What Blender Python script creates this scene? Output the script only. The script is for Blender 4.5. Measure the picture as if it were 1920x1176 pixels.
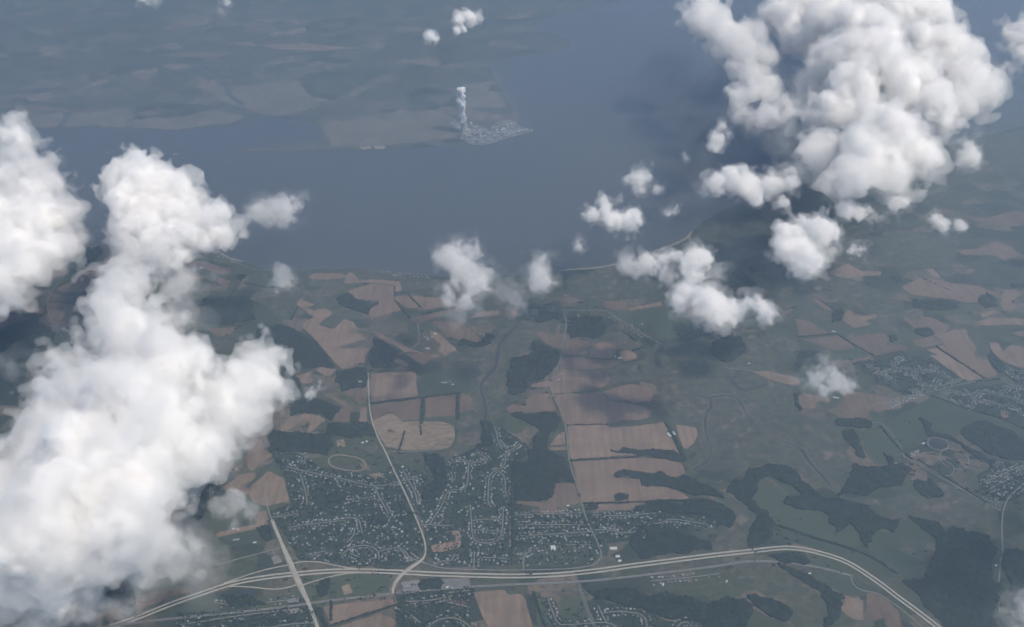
import bpy, math, random
import numpy as np
from mathutils import Vector
from mathutils.geometry import tessellate_polygon

for o in list(bpy.data.objects):
    bpy.data.objects.remove(o)
sc = bpy.context.scene
COL = sc.collection

# ------------------------------------------------------------------ camera
CAM_Z = 7000.0
PITCH = math.radians(34.1)          # below the horizontal
FPX = 1867.0                        # focal length in pixels of the 1920 wide photo
cam_d = bpy.data.cameras.new('camera')
cam_d.sensor_width = 36.0
cam_d.lens = 36.0 * FPX / 1920.0
cam_d.clip_start = 5.0
cam_d.clip_end = 250000.0
cam = bpy.data.objects.new('camera', cam_d)
COL.objects.link(cam)
cam.location = (0, 0, CAM_Z)
cam.rotation_euler = (math.pi / 2 - PITCH, 0, 0)
sc.camera = cam

# ------------------------------------------------------------------ light
SUN_EL, SUN_AZ = math.radians(58), math.radians(-17)     # azimuth from +X (the right)
SUN_DIR = Vector((math.cos(SUN_EL) * math.cos(SUN_AZ), math.cos(SUN_EL) * math.sin(SUN_AZ), math.sin(SUN_EL)))
world = bpy.data.worlds.new('World')
sc.world = world
world.use_nodes = True
wn = world.node_tree
sky = wn.nodes.new('ShaderNodeTexSky')
sky.sky_type = 'NISHITA'
sky.sun_disc = False
sky.sun_elevation = SUN_EL
sky.sun_rotation = math.pi / 2 - SUN_AZ
sky.air_density, sky.dust_density, sky.ozone_density = 1.0, 1.0, 1.0
wn.links.new(sky.outputs[0], wn.nodes['Background'].inputs[0])
wn.nodes['Background'].inputs[1].default_value = 0.10
sun_d = bpy.data.lights.new('sun', 'SUN')
sun_d.energy = 3.5
sun_d.angle = math.radians(0.53)
sun_d.color = (1.0, 0.905, 0.78)
sun = bpy.data.objects.new('sun', sun_d)
COL.objects.link(sun)
sun.rotation_euler = SUN_DIR.to_track_quat('Z', 'Y').to_euler()

# ------------------------------------------------------------------ exposure and render settings
sc.view_settings.view_transform = 'Standard'
sc.view_settings.look = 'None'
sc.view_settings.exposure = 0.0
sc.view_settings.gamma = 1.0
sc.view_settings.use_curve_mapping = False
cy = sc.cycles
cy.max_bounces = 24
cy.diffuse_bounces = 6
cy.glossy_bounces = 1
cy.transmission_bounces = 2
cy.volume_bounces = 22
cy.transparent_max_bounces = 64
cy.use_denoising = True
cy.use_adaptive_sampling = True
cy.adaptive_threshold = 0.03
cy.sample_clamp_indirect = 6.0
cy.caustics_reflective = False
cy.caustics_refractive = False

rng = np.random.default_rng(11)
random.seed(5)
CP, SP = math.cos(PITCH), math.sin(PITCH)


def ray(x, y):
    """direction of the line of sight through a point of the photo"""
    a, b = (x - 960.0) / FPX, (588.0 - y) / FPX
    return np.array([a, CP + b * SP, -SP + b * CP])


def at(x, y, z=0.0):
    """the place at height z that the photo shows there"""
    d = ray(x, y)
    t = (z - CAM_Z) / d[2]
    return np.array([d[0] * t, d[1] * t, z])


def slant(x, y, z=0.0):
    d = ray(x, y)
    return (z - CAM_Z) / d[2]          # depth along the axis


def plan(pts):
    return np.array([at(x, y)[:2] for x, y in pts])


# ------------------------------------------------------------------ object helpers
def tag(o, kind=None, label=None, cat=None, group=None):
    if kind: o['kind'] = kind
    if label: o['label'] = label
    if cat: o['category'] = cat
    if group: o['group'] = group
    return o


def link(name, me, parent=None):
    o = bpy.data.objects.new(name, me)
    COL.objects.link(o)
    if parent: o.parent = parent
    return o


def mesh(name, verts, faces, mats, idx=None, smooth=False):
    me = bpy.data.meshes.new(name)
    if isinstance(verts, np.ndarray) and isinstance(faces, np.ndarray):
        n, k = faces.shape
        me.vertices.add(len(verts)); me.vertices.foreach_set('co', verts.astype(np.float32).ravel())
        me.loops.add(n * k); me.loops.foreach_set('vertex_index', faces.astype(np.int32).ravel())
        me.polygons.add(n); me.polygons.foreach_set('loop_start', np.arange(0, n * k, k, dtype=np.int32))
        me.update(calc_edges=True)
    else:
        me.from_pydata([tuple(v) for v in verts], [], [tuple(f) for f in faces])
        me.update()
    for m in (mats if isinstance(mats, (list, tuple)) else [mats]):
        me.materials.append(m)
    if idx is not None:
        me.polygons.foreach_set('material_index', np.asarray(idx, dtype=np.int32))
    if smooth:
        me.polygons.foreach_set('use_smooth', np.ones(len(me.polygons), dtype=bool))
    return me

# ------------------------------------------------------------------ materials
def new_mat(name):
    m = bpy.data.materials.new(name)
    m.use_nodes = True
    nt = m.node_tree
    b = nt.nodes['Principled BSDF']
    b.inputs['Roughness'].default_value = 0.9
    b.inputs['Specular IOR Level'].default_value = 0.15
    return m, nt, b


def coord(nt, scale=(1, 1, 1), rot=0.0):
    g = nt.nodes.new('ShaderNodeNewGeometry')
    mp = nt.nodes.new('ShaderNodeMapping')
    mp.inputs['Scale'].default_value = scale
    mp.inputs['Rotation'].default_value = (0, 0, rot)
    nt.links.new(g.outputs['Position'], mp.inputs['Vector'])
    return mp.outputs[0]


def noise(nt, size, detail=4, rough=0.55, stretch=(1, 1, 1), rot=0.0, dist=0.0):
    n = nt.nodes.new('ShaderNodeTexNoise')
    n.inputs['Scale'].default_value = 1.0
    n.inputs['Detail'].default_value = detail
    n.inputs['Roughness'].default_value = rough
    n.inputs['Distortion'].default_value = dist
    nt.links.new(coord(nt, tuple(s / size for s in stretch), rot), n.inputs['Vector'])
    return n.outputs['Fac']


def ramp(nt, fac, stops):
    r = nt.nodes.new('ShaderNodeValToRGB')
    cr = r.color_ramp
    while len(cr.elements) < len(stops): cr.elements.new(0.5)
    for e, (p, c) in zip(cr.elements, stops):
        e.position = p
        e.color = (*c, 1) if len(c) == 3 else c
    nt.links.new(fac, r.inputs[0])
    return r.outputs[0]


def mix(nt, a, b, fac, mode='MIX'):
    n = nt.nodes.new('ShaderNodeMix')
    n.data_type = 'RGBA'; n.blend_type = mode
    for sock, v in ((n.inputs[6], a), (n.inputs[7], b), (n.inputs[0], fac)):
        if isinstance(v, (int, float)): sock.default_value = v
        elif isinstance(v, tuple): sock.default_value = (*v, 1)
        else: nt.links.new(v, sock)
    return n.outputs[2]


def mottled(name, stops, size, detail=5, stretch=(1, 1, 1), rot=0.0, fine=None, fsize=25.0, famt=0.5, dist=0.0, own=0.0, rows=0.0):
    """a land cover: patches of the STOPS colours, finer speckle over it"""
    m, nt, b = new_mat(name)
    c = ramp(nt, noise(nt, size, detail, 0.6, stretch, rot, dist), stops)
    if fine:
        f = ramp(nt, noise(nt, fsize, 4, 0.65), [(0.42, (0, 0, 0)), (0.62, (1, 1, 1))])
        fm = nt.nodes.new('ShaderNodeMath'); fm.operation = 'MULTIPLY'
        nt.links.new(f, fm.inputs[0]); fm.inputs[1].default_value = famt
        c = mix(nt, c, fine, fm.outputs[0])
    if rows:
        rn = ramp(nt, noise(nt, 46, 3, .6, (1, .06, 1), .12), [(.36, (1 - rows,) * 3), (.64, (1 + rows,) * 3)])
        c = mix(nt, c, rn, 1.0, 'MULTIPLY')
    if own:
        oi = nt.nodes.new('ShaderNodeObjectInfo')
        hv = nt.nodes.new('ShaderNodeHueSaturation')
        mr = nt.nodes.new('ShaderNodeMapRange')
        mr.inputs[3].default_value, mr.inputs[4].default_value = 1 - own, 1 + own
        nt.links.new(oi.outputs['Random'], mr.inputs[0])
        nt.links.new(mr.outputs[0], hv.inputs['Value'])
        nt.links.new(c, hv.inputs['Color'])
        c = hv.outputs[0]
    nt.links.new(c, b.inputs['Base Color'])
    return m


def plain(name, c, rough=0.8, spec=0.2, var=0.0, size=40.0):
    m, nt, b = new_mat(name)
    b.inputs['Roughness'].default_value = rough
    b.inputs['Specular IOR Level'].default_value = spec
    if var:
        lo, hi = tuple(v * (1 - var) for v in c), tuple(v * (1 + var) for v in c)
        nt.links.new(ramp(nt, noise(nt, size, 4), [(0.35, lo), (0.65, hi)]), b.inputs['Base Color'])
    else:
        b.inputs['Base Color'].default_value = (*c, 1)
    return m


M = {}
def patchwork(name, tones, cell, blend, blend_size, fine, fsize, warp=300.0, thr=(.44, .60)):
    """small parcels of differing tone, broken up by scrub"""
    m, nt, b = new_mat(name)
    c = coord(nt)
    n1 = nt.nodes.new('ShaderNodeTexNoise'); n1.inputs['Scale'].default_value = 1 / warp; n1.inputs['Detail'].default_value = 4
    nt.links.new(c, n1.inputs['Vector'])
    vm = nt.nodes.new('ShaderNodeVectorMath'); vm.operation = 'MULTIPLY_ADD'; vm.inputs[1].default_value = (warp, warp, 0)
    nt.links.new(n1.outputs['Color'], vm.inputs[0]); nt.links.new(c, vm.inputs[2])
    vs = nt.nodes.new('ShaderNodeVectorMath'); vs.operation = 'MULTIPLY'; vs.inputs[1].default_value = (1 / cell[0], 1 / cell[1], 0)
    nt.links.new(vm.outputs[0], vs.inputs[0])
    vo = nt.nodes.new('ShaderNodeTexVoronoi'); vo.inputs['Scale'].default_value = 1.0; vo.voronoi_dimensions = '2D'
    nt.links.new(vs.outputs[0], vo.inputs['Vector'])
    sx = nt.nodes.new('ShaderNodeSeparateColor'); nt.links.new(vo.outputs['Color'], sx.inputs[0])
    col = ramp(nt, sx.outputs[0], tones)
    col.node.color_ramp.interpolation = 'CONSTANT'
    w = ramp(nt, noise(nt, blend_size, 7, .62), [(thr[0], (0, 0, 0)), (thr[1], (1, 1, 1))])
    col = mix(nt, col, blend, w)
    f = ramp(nt, noise(nt, fsize, 5, .7), [(.40, (0, 0, 0)), (.66, (.75, .75, .75))])
    col = mix(nt, col, fine, f)
    nt.links.new(col, b.inputs['Base Color'])
    return m


M['ground'] = patchwork('meadow_and_scrub', [(0.0, (.042, .056, .030)), (.20, (.095, .106, .056)), (.42, (.185, .155, .102)), (.58, (.108, .120, .062)), (.74, (.26, .190, .132)), (.86, (.070, .080, .044))], (300, 230), (.130, .118, .080), 500, (.036, .048, .027), 60, thr=(.50, .66))
M['marsh'] = mottled('marsh_grass', [(0.34, (.062, .072, .042)), (0.45, (.135, .130, .082)), (0.52, (.098, .108, .062)), (0.60, (.195, .155, .108)), (0.70, (.27, .21, .155))], 420, 9, fine=(.058, .066, .042), fsize=90, famt=.85, dist=2.5)
M['far_marsh'] = mottled('far_marsh_reeds', [(0.30, (.18, .165, .12)), (0.5, (.25, .21, .155)), (0.7, (.33, .265, .20))], 500, 7, fine=(.14, .14, .10), fsize=90, famt=.5, dist=1.0)
M['field'] = mottled('harvested_wheat_stubble', [(0.28, (.185, .125, .090)), (0.42, (.255, .170, .118)), (0.56, (.29, .193, .134)), (0.74, (.36, .25, .175))], 330, 8, stretch=(1, 2.0, 1), rot=.15, fine=(.22, .16, .11), fsize=30, famt=.6, own=.26, dist=.6, rows=.16)
M['olive'] = mottled('fallow_grass', [(0.30, (.085, .095, .055)), (0.5, (.13, .125, .08)), (0.72, (.19, .16, .11))], 200, 7, fine=(.08, .085, .05), fsize=35, famt=.6, own=.3, rows=.12)
M['soil'] = mottled('dug_sandy_soil', [(0.30, (.12, .085, .06)), (0.45, (.26, .18, .12)), (0.58, (.40, .29, .19)), (0.7, (.23, .17, .11))], 150, 6, stretch=(.6, 1.5, 1), rot=.5, fine=(.38, .29, .20), fsize=40, famt=.5, dist=2.0)
M['crop'] = mottled('green_crop', [(0.32, (.062, .080, .044)), (0.55, (.082, .098, .054)), (0.75, (.125, .115, .070))], 300, 5, fine=(.07, .10, .05), fsize=22, famt=.35, own=.12)
M['wood'] = mottled('tree_canopy', [(0.32, (.010, .019, .010)), (0.48, (.019, .031, .016)), (0.58, (.031, .046, .023)), (0.72, (.060, .068, .038))], 90, 8, fine=(.012, .024, .012), fsize=34, famt=.8)
M['lawn'] = mottled('suburban_lawn', [(0.32, (.028, .046, .022)), (0.48, (.046, .068, .032)), (0.58, (.066, .086, .044)), (0.74, (.115, .11, .07))], 90, 7, fine=(.022, .036, .019), fsize=30, famt=.85)
M['creek'] = plain('creek_water', (.040, .034, .038), .35, .4, .15, 200)
M['sand'] = plain('beach_sand', (.42, .36, .28), .9, .1, .2, 60)
M['concrete'] = plain('concrete_road', (.51, .455, .37), .8, .2, .12, 60)
M['asphalt'] = plain('worn_asphalt', (.235, .22, .20), .85, .2, .15, 60)
M['street'] = plain('suburban_street', (.29, .27, .24), .85, .2, .15, 40)
M['paint'] = plain('white_road_paint', (.75, .75, .72), .7)
M['track'] = plain('dirt_track', (.32, .26, .20), .9, .1, .15, 30)
M['plant_yard'] = mottled('plant_yard', [(0.3, (.22, .19, .17)), (0.5, (.40, .35, .31)), (0.7, (.52, .47, .41))], 130, 6, fine=(.09, .085, .085), fsize=70, famt=.85)
M['white'] = plain('white_cladding', (.78, .77, .73), .6)
M['pale'] = plain('pale_siding', (.62, .60, .55), .7)
M['grey'] = plain('grey_cladding', (.33, .33, .33), .7)
M['shell'] = plain('tower_concrete', (.52, .49, .44), .85, .1, .10, 30)
M['dark'] = plain('dark_glazing', (.03, .035, .04), .3, .5)
M['roof_a'] = plain('grey_shingle', (.32, .315, .31), .8)
M['roof_b'] = plain('brown_shingle', (.30, .25, .21), .8)
M['roof_c'] = plain('pale_shingle', (.48, .47, .45), .7)
M['red'] = plain('red_barn_paint', (.25, .07, .05), .8)

m, nt, b = new_mat('river_water')
b.inputs['Base Color'].default_value = (.085, .080, .070, 1)
nt.links.new(ramp(nt, noise(nt, 5200, 4, .5), [(.35, (.078, .080, .074)), (.65, (.102, .096, .083))]), b.inputs['Base Color'])
b.inputs['Roughness'].default_value = .30
b.inputs['Specular IOR Level'].default_value = 1.0
M['river'] = m

# the far shore: fields, woods and marsh too far off to be told apart
M['far'] = patchwork('far_farmland', [(0.0, (.06, .078, .048)), (.22, (.11, .125, .075)), (.42, (.19, .17, .12)), (.62, (.13, .145, .09)), (.76, (.27, .21, .155)), (.88, (.38, .28, .20))], (420, 330), (.125, .122, .086), 1500, (.07, .082, .055), 160, warp=500)

# ------------------------------------------------------------------ land: outlines are given in photo pixels and laid on the ground
def rough_line(P, amp, step, seed, closed=True):
    """finer outline with natural wobble"""
    r = np.random.default_rng(seed)
    out = []
    n = len(P)
    for i in range(n if closed else n - 1):
        a, b = P[i], P[(i + 1) % n]
        L = float(np.linalg.norm(b - a)); k = max(1, int(L / step))
        nrm = np.array([-(b - a)[1], (b - a)[0]]) / max(L, 1e-6)
        ph = r.uniform(0, 6.28, 4); am = r.normal(0, 1, 4)
        for j in range(k):
            t = j / k
            w = sum(am[q] * math.sin(ph[q] + t * L / (step * (1.1 + 1.9 * q))) for q in range(4)) * amp * .5
            w *= min(1, 4 * t, 4 * (1 - t)) if t else 0
            out.append(a + (b - a) * t + nrm * (w + (r.normal(0, amp * .25) if t else 0)))
    if not closed: out.append(P[-1])
    return np.array(out)


def chaikin(P, n=1, closed=True):
    for _ in range(n):
        Q = []
        m = len(P)
        for i in range(m if closed else m - 1):
            a, b = P[i], P[(i + 1) % m]
            Q += [a * .75 + b * .25, a * .25 + b * .75]
        if not closed: Q = [P[0]] + Q[1:-1] + [P[-1]]
        P = np.array(Q)
    return P


def corners(P, r):
    """closed outline with its corners cut round"""
    Q = []
    m = len(P)
    for i in range(m):
        a, p, b = P[i - 1], P[i], P[(i + 1) % m]
        u, v = a - p, b - p
        lu, lv = np.linalg.norm(u) + 1e-6, np.linalg.norm(v) + 1e-6
        ru, rv = min(r, lu * .3), min(r, lv * .3)
        A, B = p + u / lu * ru, p + v / lv * rv
        Q += [A, .25 * A + .5 * p + .25 * B, B]
    return np.array(Q)


def sheet(name, pts, mat, z, amp=6, step=45, seed=0, soft=22.0, skirt=0.0, world_pts=None):
    P = plan(pts) if world_pts is None else np.array(world_pts, float)
    if soft: P = corners(P, soft)
    if amp: P = rough_line(P, amp, step, seed)
    c = P.mean(0)
    V = [(x - c[0], y - c[1], 0.0) for x, y in P]
    tris = tessellate_polygon([[Vector(v) for v in V]])
    F = []
    for t in tris:
        a, b, d = (V[i] for i in t)
        up = (b[0] - a[0]) * (d[1] - a[1]) - (b[1] - a[1]) * (d[0] - a[0])
        F.append(tuple(t) if up > 0 else tuple(reversed(t)))
    if skirt:
        n = len(V)
        V = V + [(x, y, -skirt) for x, y, _ in V]
        F += [(i, (i + 1) % n, n + (i + 1) % n, n + i) for i in range(n)]
    o = link(name, mesh(name, V, F, mat))
    o.location = (c[0], c[1], z)
    o['kind'] = 'structure'
    return o


def ribbon(name, pts, width, mat, z, soft=2, off=0.0, world_pts=None, lift=None, skirt=0.0, kind='structure', wob=0.0, seed=1):
    """a road or a creek along a line; LIFT: list of (px, py, height, half length) where it climbs over a bridge"""
    P = plan(pts) if world_pts is None else np.array(world_pts, float)
    if wob: P = rough_line(P, wob, 130, seed, False)
    if soft: P = chaikin(P, soft, False)
    if lift:
        Q = [P[0]]
        for a, b in zip(P[:-1], P[1:]):
            k = max(1, int(np.linalg.norm(b - a) / 20))
            Q += [a + (b - a) * (j + 1) / k for j in range(k)]
        P = np.array(Q)
    T = np.gradient(P, axis=0); T /= np.linalg.norm(T, axis=1)[:, None] + 1e-9
    N = np.stack([-T[:, 1], T[:, 0]], 1)
    wid = np.full(len(P), float(width))
    if wob:
        s = np.arange(len(P)); wid = wid * (1 + .28 * np.sin(s * .21 + seed) + .22 * np.sin(s * .53 + 2 * seed + width))
    L, R = P + N * (off + wid / 2)[:, None], P + N * (off - wid / 2)[:, None]
    h = np.zeros(len(P))
    for (lx, ly, hh, half) in (lift or []):
        d = np.linalg.norm(P - at(lx, ly)[:2], axis=1) / half
        h = np.maximum(h, hh * np.clip(1.6 - 1.6 * d, 0, 1) ** 1)
    c = P[len(P) // 2]
    V, F = [], []
    for i in range(len(P)):
        V += [(*(L[i] - c), h[i]), (*(R[i] - c), h[i])]
        if i: F.append((2 * i - 2, 2 * i - 1, 2 * i + 1, 2 * i))
    if skirt:
        n = len(V)
        for i in range(len(P)):
            s = min(skirt, h[i] + .6)
            V += [(*(L[i] + N[i] * h[i] * 1.5 - c), h[i] - s), (*(R[i] - N[i] * h[i] * 1.5 - c), h[i] - s)]
            if i:
                F.append((2 * i - 2, 2 * i, n + 2 * i, n + 2 * i - 2)); F.append((2 * i + 1, 2 * i - 1, n + 2 * i - 1, n + 2 * i + 1))
    o = link(name, mesh(name, V, F, mat))
    o.location = (c[0], c[1], z)
    o['kind'] = kind
    return o


def inside(P, X, Y):
    c = np.zeros(X.shape, bool)
    j = len(P) - 1
    for i in range(len(P)):
        xi, yi = P[i]; xj, yj = P[j]
        if yi != yj:
            c ^= ((yi > Y) != (yj > Y)) & (X < (xj - xi) * (Y - yi) / (yj - yi) + xi)
        j = i
    return c


def canopy(name, pts, h=15.0, cell=12.0, seed=0, amp=24, gaps=0.0, world_pts=None):
    """closed tree tops seen from far above: crowns of uneven height and size, a ragged edge down to the ground"""
    r = np.random.default_rng(seed)
    P = plan(pts) if world_pts is None else np.array(world_pts, float)
    P = rough_line(corners(P, 14), amp, 45, seed)
    lo, hi = P.min(0) - cell, P.max(0) + cell
    while (hi - lo).prod() / cell ** 2 > 60000: cell *= 1.2
    nx, ny = (np.ceil((hi - lo) / cell).astype(int) + 1)
    gx, gy = np.meshgrid(lo[0] + np.arange(nx) * cell, lo[1] + np.arange(ny) * cell, indexing='ij')
    vx = gx + r.normal(0, cell * .22, gx.shape); vy = gy + r.normal(0, cell * .22, gx.shape)
    hz = h * (0.55 + .8 * r.random(gx.shape)); hz[r.random(gx.shape) < .13] *= .45
    clump = r.random((nx // 4 + 2, ny // 4 + 2))                # taller and lower stands of trees
    hz *= .45 + 1.1 * clump[np.arange(nx)[:, None] // 4, np.arange(ny)[None, :] // 4]
    m = inside(P, gx[:-1, :-1] + cell / 2, gy[:-1, :-1] + cell / 2)
    if gaps: m &= r.random(m.shape) > gaps
    cells = np.argwhere(m)
    if not len(cells): return None
    vid = np.arange(nx * ny).reshape(nx, ny)
    i, j = cells.T
    q = np.stack([vid[i, j], vid[i + 1, j], vid[i + 1, j + 1], vid[i, j + 1]], 1)
    V = np.stack([vx.ravel(), vy.ravel(), hz.ravel()], 1)
    VB = V.copy(); VB[:, 2] = -.2
    off = nx * ny
    mp = np.pad(m, 1)
    sides = []
    for di, dj, a, b in ((-1, 0, (0, 1), (0, 0)), (1, 0, (1, 0), (1, 1)), (0, -1, (0, 0), (1, 0)), (0, 1, (1, 1), (0, 1))):
        e = cells[~mp[cells[:, 0] + 1 + di, cells[:, 1] + 1 + dj]]
        A, Bv = vid[e[:, 0] + a[0], e[:, 1] + a[1]], vid[e[:, 0] + b[0], e[:, 1] + b[1]]
        sides.append(np.stack([A, A + off, Bv + off, Bv], 1))
    q = np.concatenate([q] + sides)
    V = np.concatenate([V, VB])
    used, inv = np.unique(q, return_inverse=True)
    V, q = V[used], inv.reshape(q.shape)
    c = np.array([*P.mean(0), 0.0])
    o = link(name, mesh(name, V - c, q, M['wood']))
    o.location = tuple(c)
    o['kind'] = 'stuff'
    return o


def strip_poly(pts, w):
    P = chaikin(plan(pts), 1, False)
    T = np.gradient(P, axis=0); T /= np.linalg.norm(T, axis=1)[:, None] + 1e-9
    N = np.stack([-T[:, 1], T[:, 0]], 1) * w / 2
    return np.concatenate([P + N, (P - N)[::-1]])


# river and the two shores
FAR = 58000.0
link('river', mesh('river', [(-FAR, -FAR, -2), (FAR, -FAR, -2), (FAR, FAR, -2), (-FAR, FAR, -2)], [(0, 1, 2, 3)], M['river']))['kind'] = 'structure'

SHORE = [(-400, 440), (-100, 448), (60, 455), (160, 459), (210, 462), (300, 466), (405, 469), (432, 485), (455, 489), (480, 499), (502, 508), (540, 509), (580, 506), (602, 503), (625, 505), (650, 504), (690, 503), (715, 510), (760, 513), (808, 517), (860, 520), (930, 517), (1000, 512), (1048, 507), (1075, 504), (1100, 503), (1130, 500), (1160, 493), (1205, 480), (1240, 468), (1270, 455), (1290, 444), (1298, 433),
         (1318, 415), (1352, 396), (1420, 371), (1500, 346), (1600, 320), (1700, 291), (1800, 265), (1920, 236), (2200, 190)]
sp = rough_line(chaikin(plan(SHORE), 1, False), 18, 60, 2, False)
near = [(-FAR, sp[0][1])] + [tuple(p) for p in sp] + [(FAR, sp[-1][1] + 9000), (FAR, -FAR), (-FAR, -FAR)]
ground = sheet('ground', None, M['ground'], 0.0, amp=0, soft=0, skirt=2.5, world_pts=near[::-1])
FSHORE = [(-300, 236), (0, 237), (60, 238), (120, 239), (172, 240), (245, 240), (290, 244), (340, 243), (400, 238), (440, 232), (466, 223), (476, 216), (520, 221), (560, 225), (590, 232), (605, 248), (612, 261), (560, 270), (490, 276), (440, 280), (455, 284), (520, 284), (600, 283), (700, 283), (770, 280), (820, 273), (862, 273), (880, 272.5), (898, 274), (930, 268), (950, 261), (982, 253), (1000, 246), (994, 241), (976, 234), (966, 210), (946, 180), (930, 150), (915, 122), (960, 106), (1050, 96), (1075, 86), (1060, 70), (1000, 55), (1012, 34), (1100, 18), (1250, -20)]
fp = rough_line(chaikin(plan(FSHORE), 1, False), 14, 90, 3, False)
far = [(-FAR, fp[0][1])] + [tuple(p) for p in fp] + [(FAR, fp[-1][1] + 3000), (FAR, FAR), (-FAR, FAR)]
sheet('far_shore', None, M['far'], 0.0, amp=0, soft=0, skirt=2.5, world_pts=far)['kind'] = 'structure'

# marsh
k = 0
MARSH_PLANS = []
for name, pts in (
    ('marsh', [(900, 640), (940, 600), (1000, 600), (1003, 622), (990, 660), (955, 672), (950, 740), (945, 770), (925, 795), (915, 830), (890, 846), (850, 856), (800, 868), (796, 858), (845, 845), (858, 830), (858, 790), (890, 770), (895, 745), (880, 722), (905, 700), (890, 682), (840, 672), (870, 660)]),
    ('marsh', [(1130, 690), (1200, 680), (1230, 640), (1300, 640), (1400, 600), (1480, 640), (1450, 700), (1500, 740), (1510, 790), (1590, 800), (1580, 830), (1600, 870), (1620, 900), (1560, 925), (1500, 880), (1420, 870), (1380, 895), (1340, 912), (1290, 890), (1310, 840), (1312, 800), (1260, 790), (1240, 750), (1228, 720), (1200, 715), (1150, 712)]),
    ('marsh', [(1345, 915), (1420, 960), (1415, 985), (1400, 1010), (1398, 1030), (1330, 1040), (1350, 990), (1370, 965), (1330, 925)]),
    ('marsh', [(1380, 1060), (1440, 1058), (1500, 1085), (1540, 1110), (1548, 1130), (1540, 1190), (1450, 1190), (1470, 1140), (1410, 1100), (1380, 1090)]),
    ('marsh', [(1560, 930), (1680, 935), (1760, 900), (1870, 955), (1880, 1020), (1790, 990), (1700, 965), (1620, 945)]),
    ('marsh', [(1100, 512), (1230, 480), (1300, 440), (1400, 400), (1440, 420), (1400, 470), (1300, 520), (1240, 560), (1130, 562), (1070, 560), (1060, 520)]),
    ('marsh', [(640, 520), (800, 522), (950, 535), (1050, 520), (1060, 560), (990, 578), (800, 555), (700, 530)]),
    ('marsh', [(1500, 450), (1650, 430), (1800, 440), (1790, 500), (1640, 500), (1500, 560), (1440, 560)]),
    ('marsh', [(1400, 376), (1500, 352), (1600, 326), (1800, 270), (1960, 232), (1960, 300), (1800, 345), (1650, 400), (1500, 430), (1440, 410)]),
    ('marsh', [(1590, 520), (1700, 570), (1680, 620), (1690, 650), (1660, 640), (1640, 590), (1560, 560)]),
    ('marsh', [(480, 560), (560, 540), (650, 570), (690, 600), (640, 600), (560, 560), (520, 600)]),
):
    MARSH_PLANS.append(plan(pts))
    sheet(name, pts, M['marsh'], 0.30 + .02 * k, amp=14, step=60, seed=20 + k, soft=120); k += 1
k = 0
for pts, w in (([(975, 600), (958, 622), (935, 650), (931, 690), (911, 708), (905, 742), (912, 782), (900, 800)], 30), ([(931, 690), (900, 702), (880, 712)], 22),
               ([(1250, 640), (1232, 664), (1240, 690)], 60), ([(1290, 735), (1325, 748), (1345, 742), (1380, 742), (1392, 760), (1398, 775), (1425, 802), (1460, 826), (1500, 838), (1512, 858), (1540, 890), (1572, 925), (1640, 950)], 27), ([(1330, 745), (1324, 775), (1322, 806), (1335, 850), (1325, 868), (1300, 880)], 24),
               ([(1370, 712), (1390, 735), (1440, 720)], 30), ([(1448, 650), (1470, 670), (1455, 690)], 36), ([(797, 868), (795, 880), (812, 900)], 24)):
    ribbon('mud_bank', pts, w * 2.3, M['olive'], .51 + .002 * k, soft=2, wob=55, seed=k + 3)
    ribbon('creek', pts, w, M['creek'], .55 + .02 * k, soft=2, wob=55, seed=k + 3); k += 1

# far shore patches
for i, (mt, pts) in enumerate((
    ('marsh', [(60, 215), (120, 210), (112, 238), (40, 238)]), ('marsh', [(130, 213), (245, 207), (249, 218), (235, 233), (122, 239)]), ('marsh', [(245, 224), (340, 220), (400, 206), (466, 218), (430, 232), (330, 242), (260, 239)]),
    ('wood2', [(252, 200), (380, 194), (402, 204), (340, 219), (255, 217)]), ('soil2', [(672, 276), (682, 272), (693, 272.5), (696, 279), (680, 281)]), ('soil2', [(699, 273), (712, 272.5), (722, 274), (723, 279), (704, 280)]), ('marsh', [(602, 236), (700, 215), (830, 205), (858, 226), (842, 250), (780, 268), (730, 272), (620, 276), (610, 255)]),
    ('marsh', [(850, 175), (930, 170), (950, 200), (870, 205)]), ('field', [(285, 105), (360, 97), (440, 100), (400, 109)]), ('field', [(462, 60), (500, 47), (506, 55), (480, 63)]), ('field', [(340, 36), (400, 28), (395, 38), (300, 58)]),
    ('field', [(492, 85), (580, 82), (680, 90), (600, 96), (520, 92)]), ('wood2', [(0, 112), (60, 105), (140, 112), (130, 125), (70, 135), (0, 140)]), ('wood2', [(728, 66), (800, 56), (790, 78), (740, 78)]), ('marsh', [(380, 165), (480, 160), (560, 150), (600, 200), (520, 218), (478, 210), (420, 190)]),
    ('field', [(105, 52), (140, 50), (140, 59), (108, 60)]), ('field', [(160, 212), (70, 196), (20, 200), (70, 206)]), ('field', [(480, 88), (420, 82), (470, 78)]))):
    mm = {'marsh': M['far_marsh'], 'field': M['field'], 'soil2': M['sand'], 'wood2': M['ground']}[mt]
    sheet('far_field' if mt != 'marsh' else 'far_marsh', pts, mm, .4 + .03 * i, amp=38 if mt == 'marsh' else 18, step=110, seed=60 + i, soft=60)
for pts, w in (([(470, 222), (455, 212), (440, 208), (410, 205), (425, 200), (460, 198), (440, 185), (425, 175), (430, 165), (395, 140), (360, 120)], 110), ([(112, 240), (122, 222), (134, 210)], 90), ([(600, 218), (680, 214), (740, 220)], 30), ([(840, 226), (850, 243), (862, 252)], 50)):
    ribbon('far_creek', pts, w, M['river'], 1.1, soft=3)
ribbon('far_road', [(998, 244), (975, 220), (952, 180), (935, 150), (922, 125)], 22, M['asphalt'], 1.2)

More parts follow.
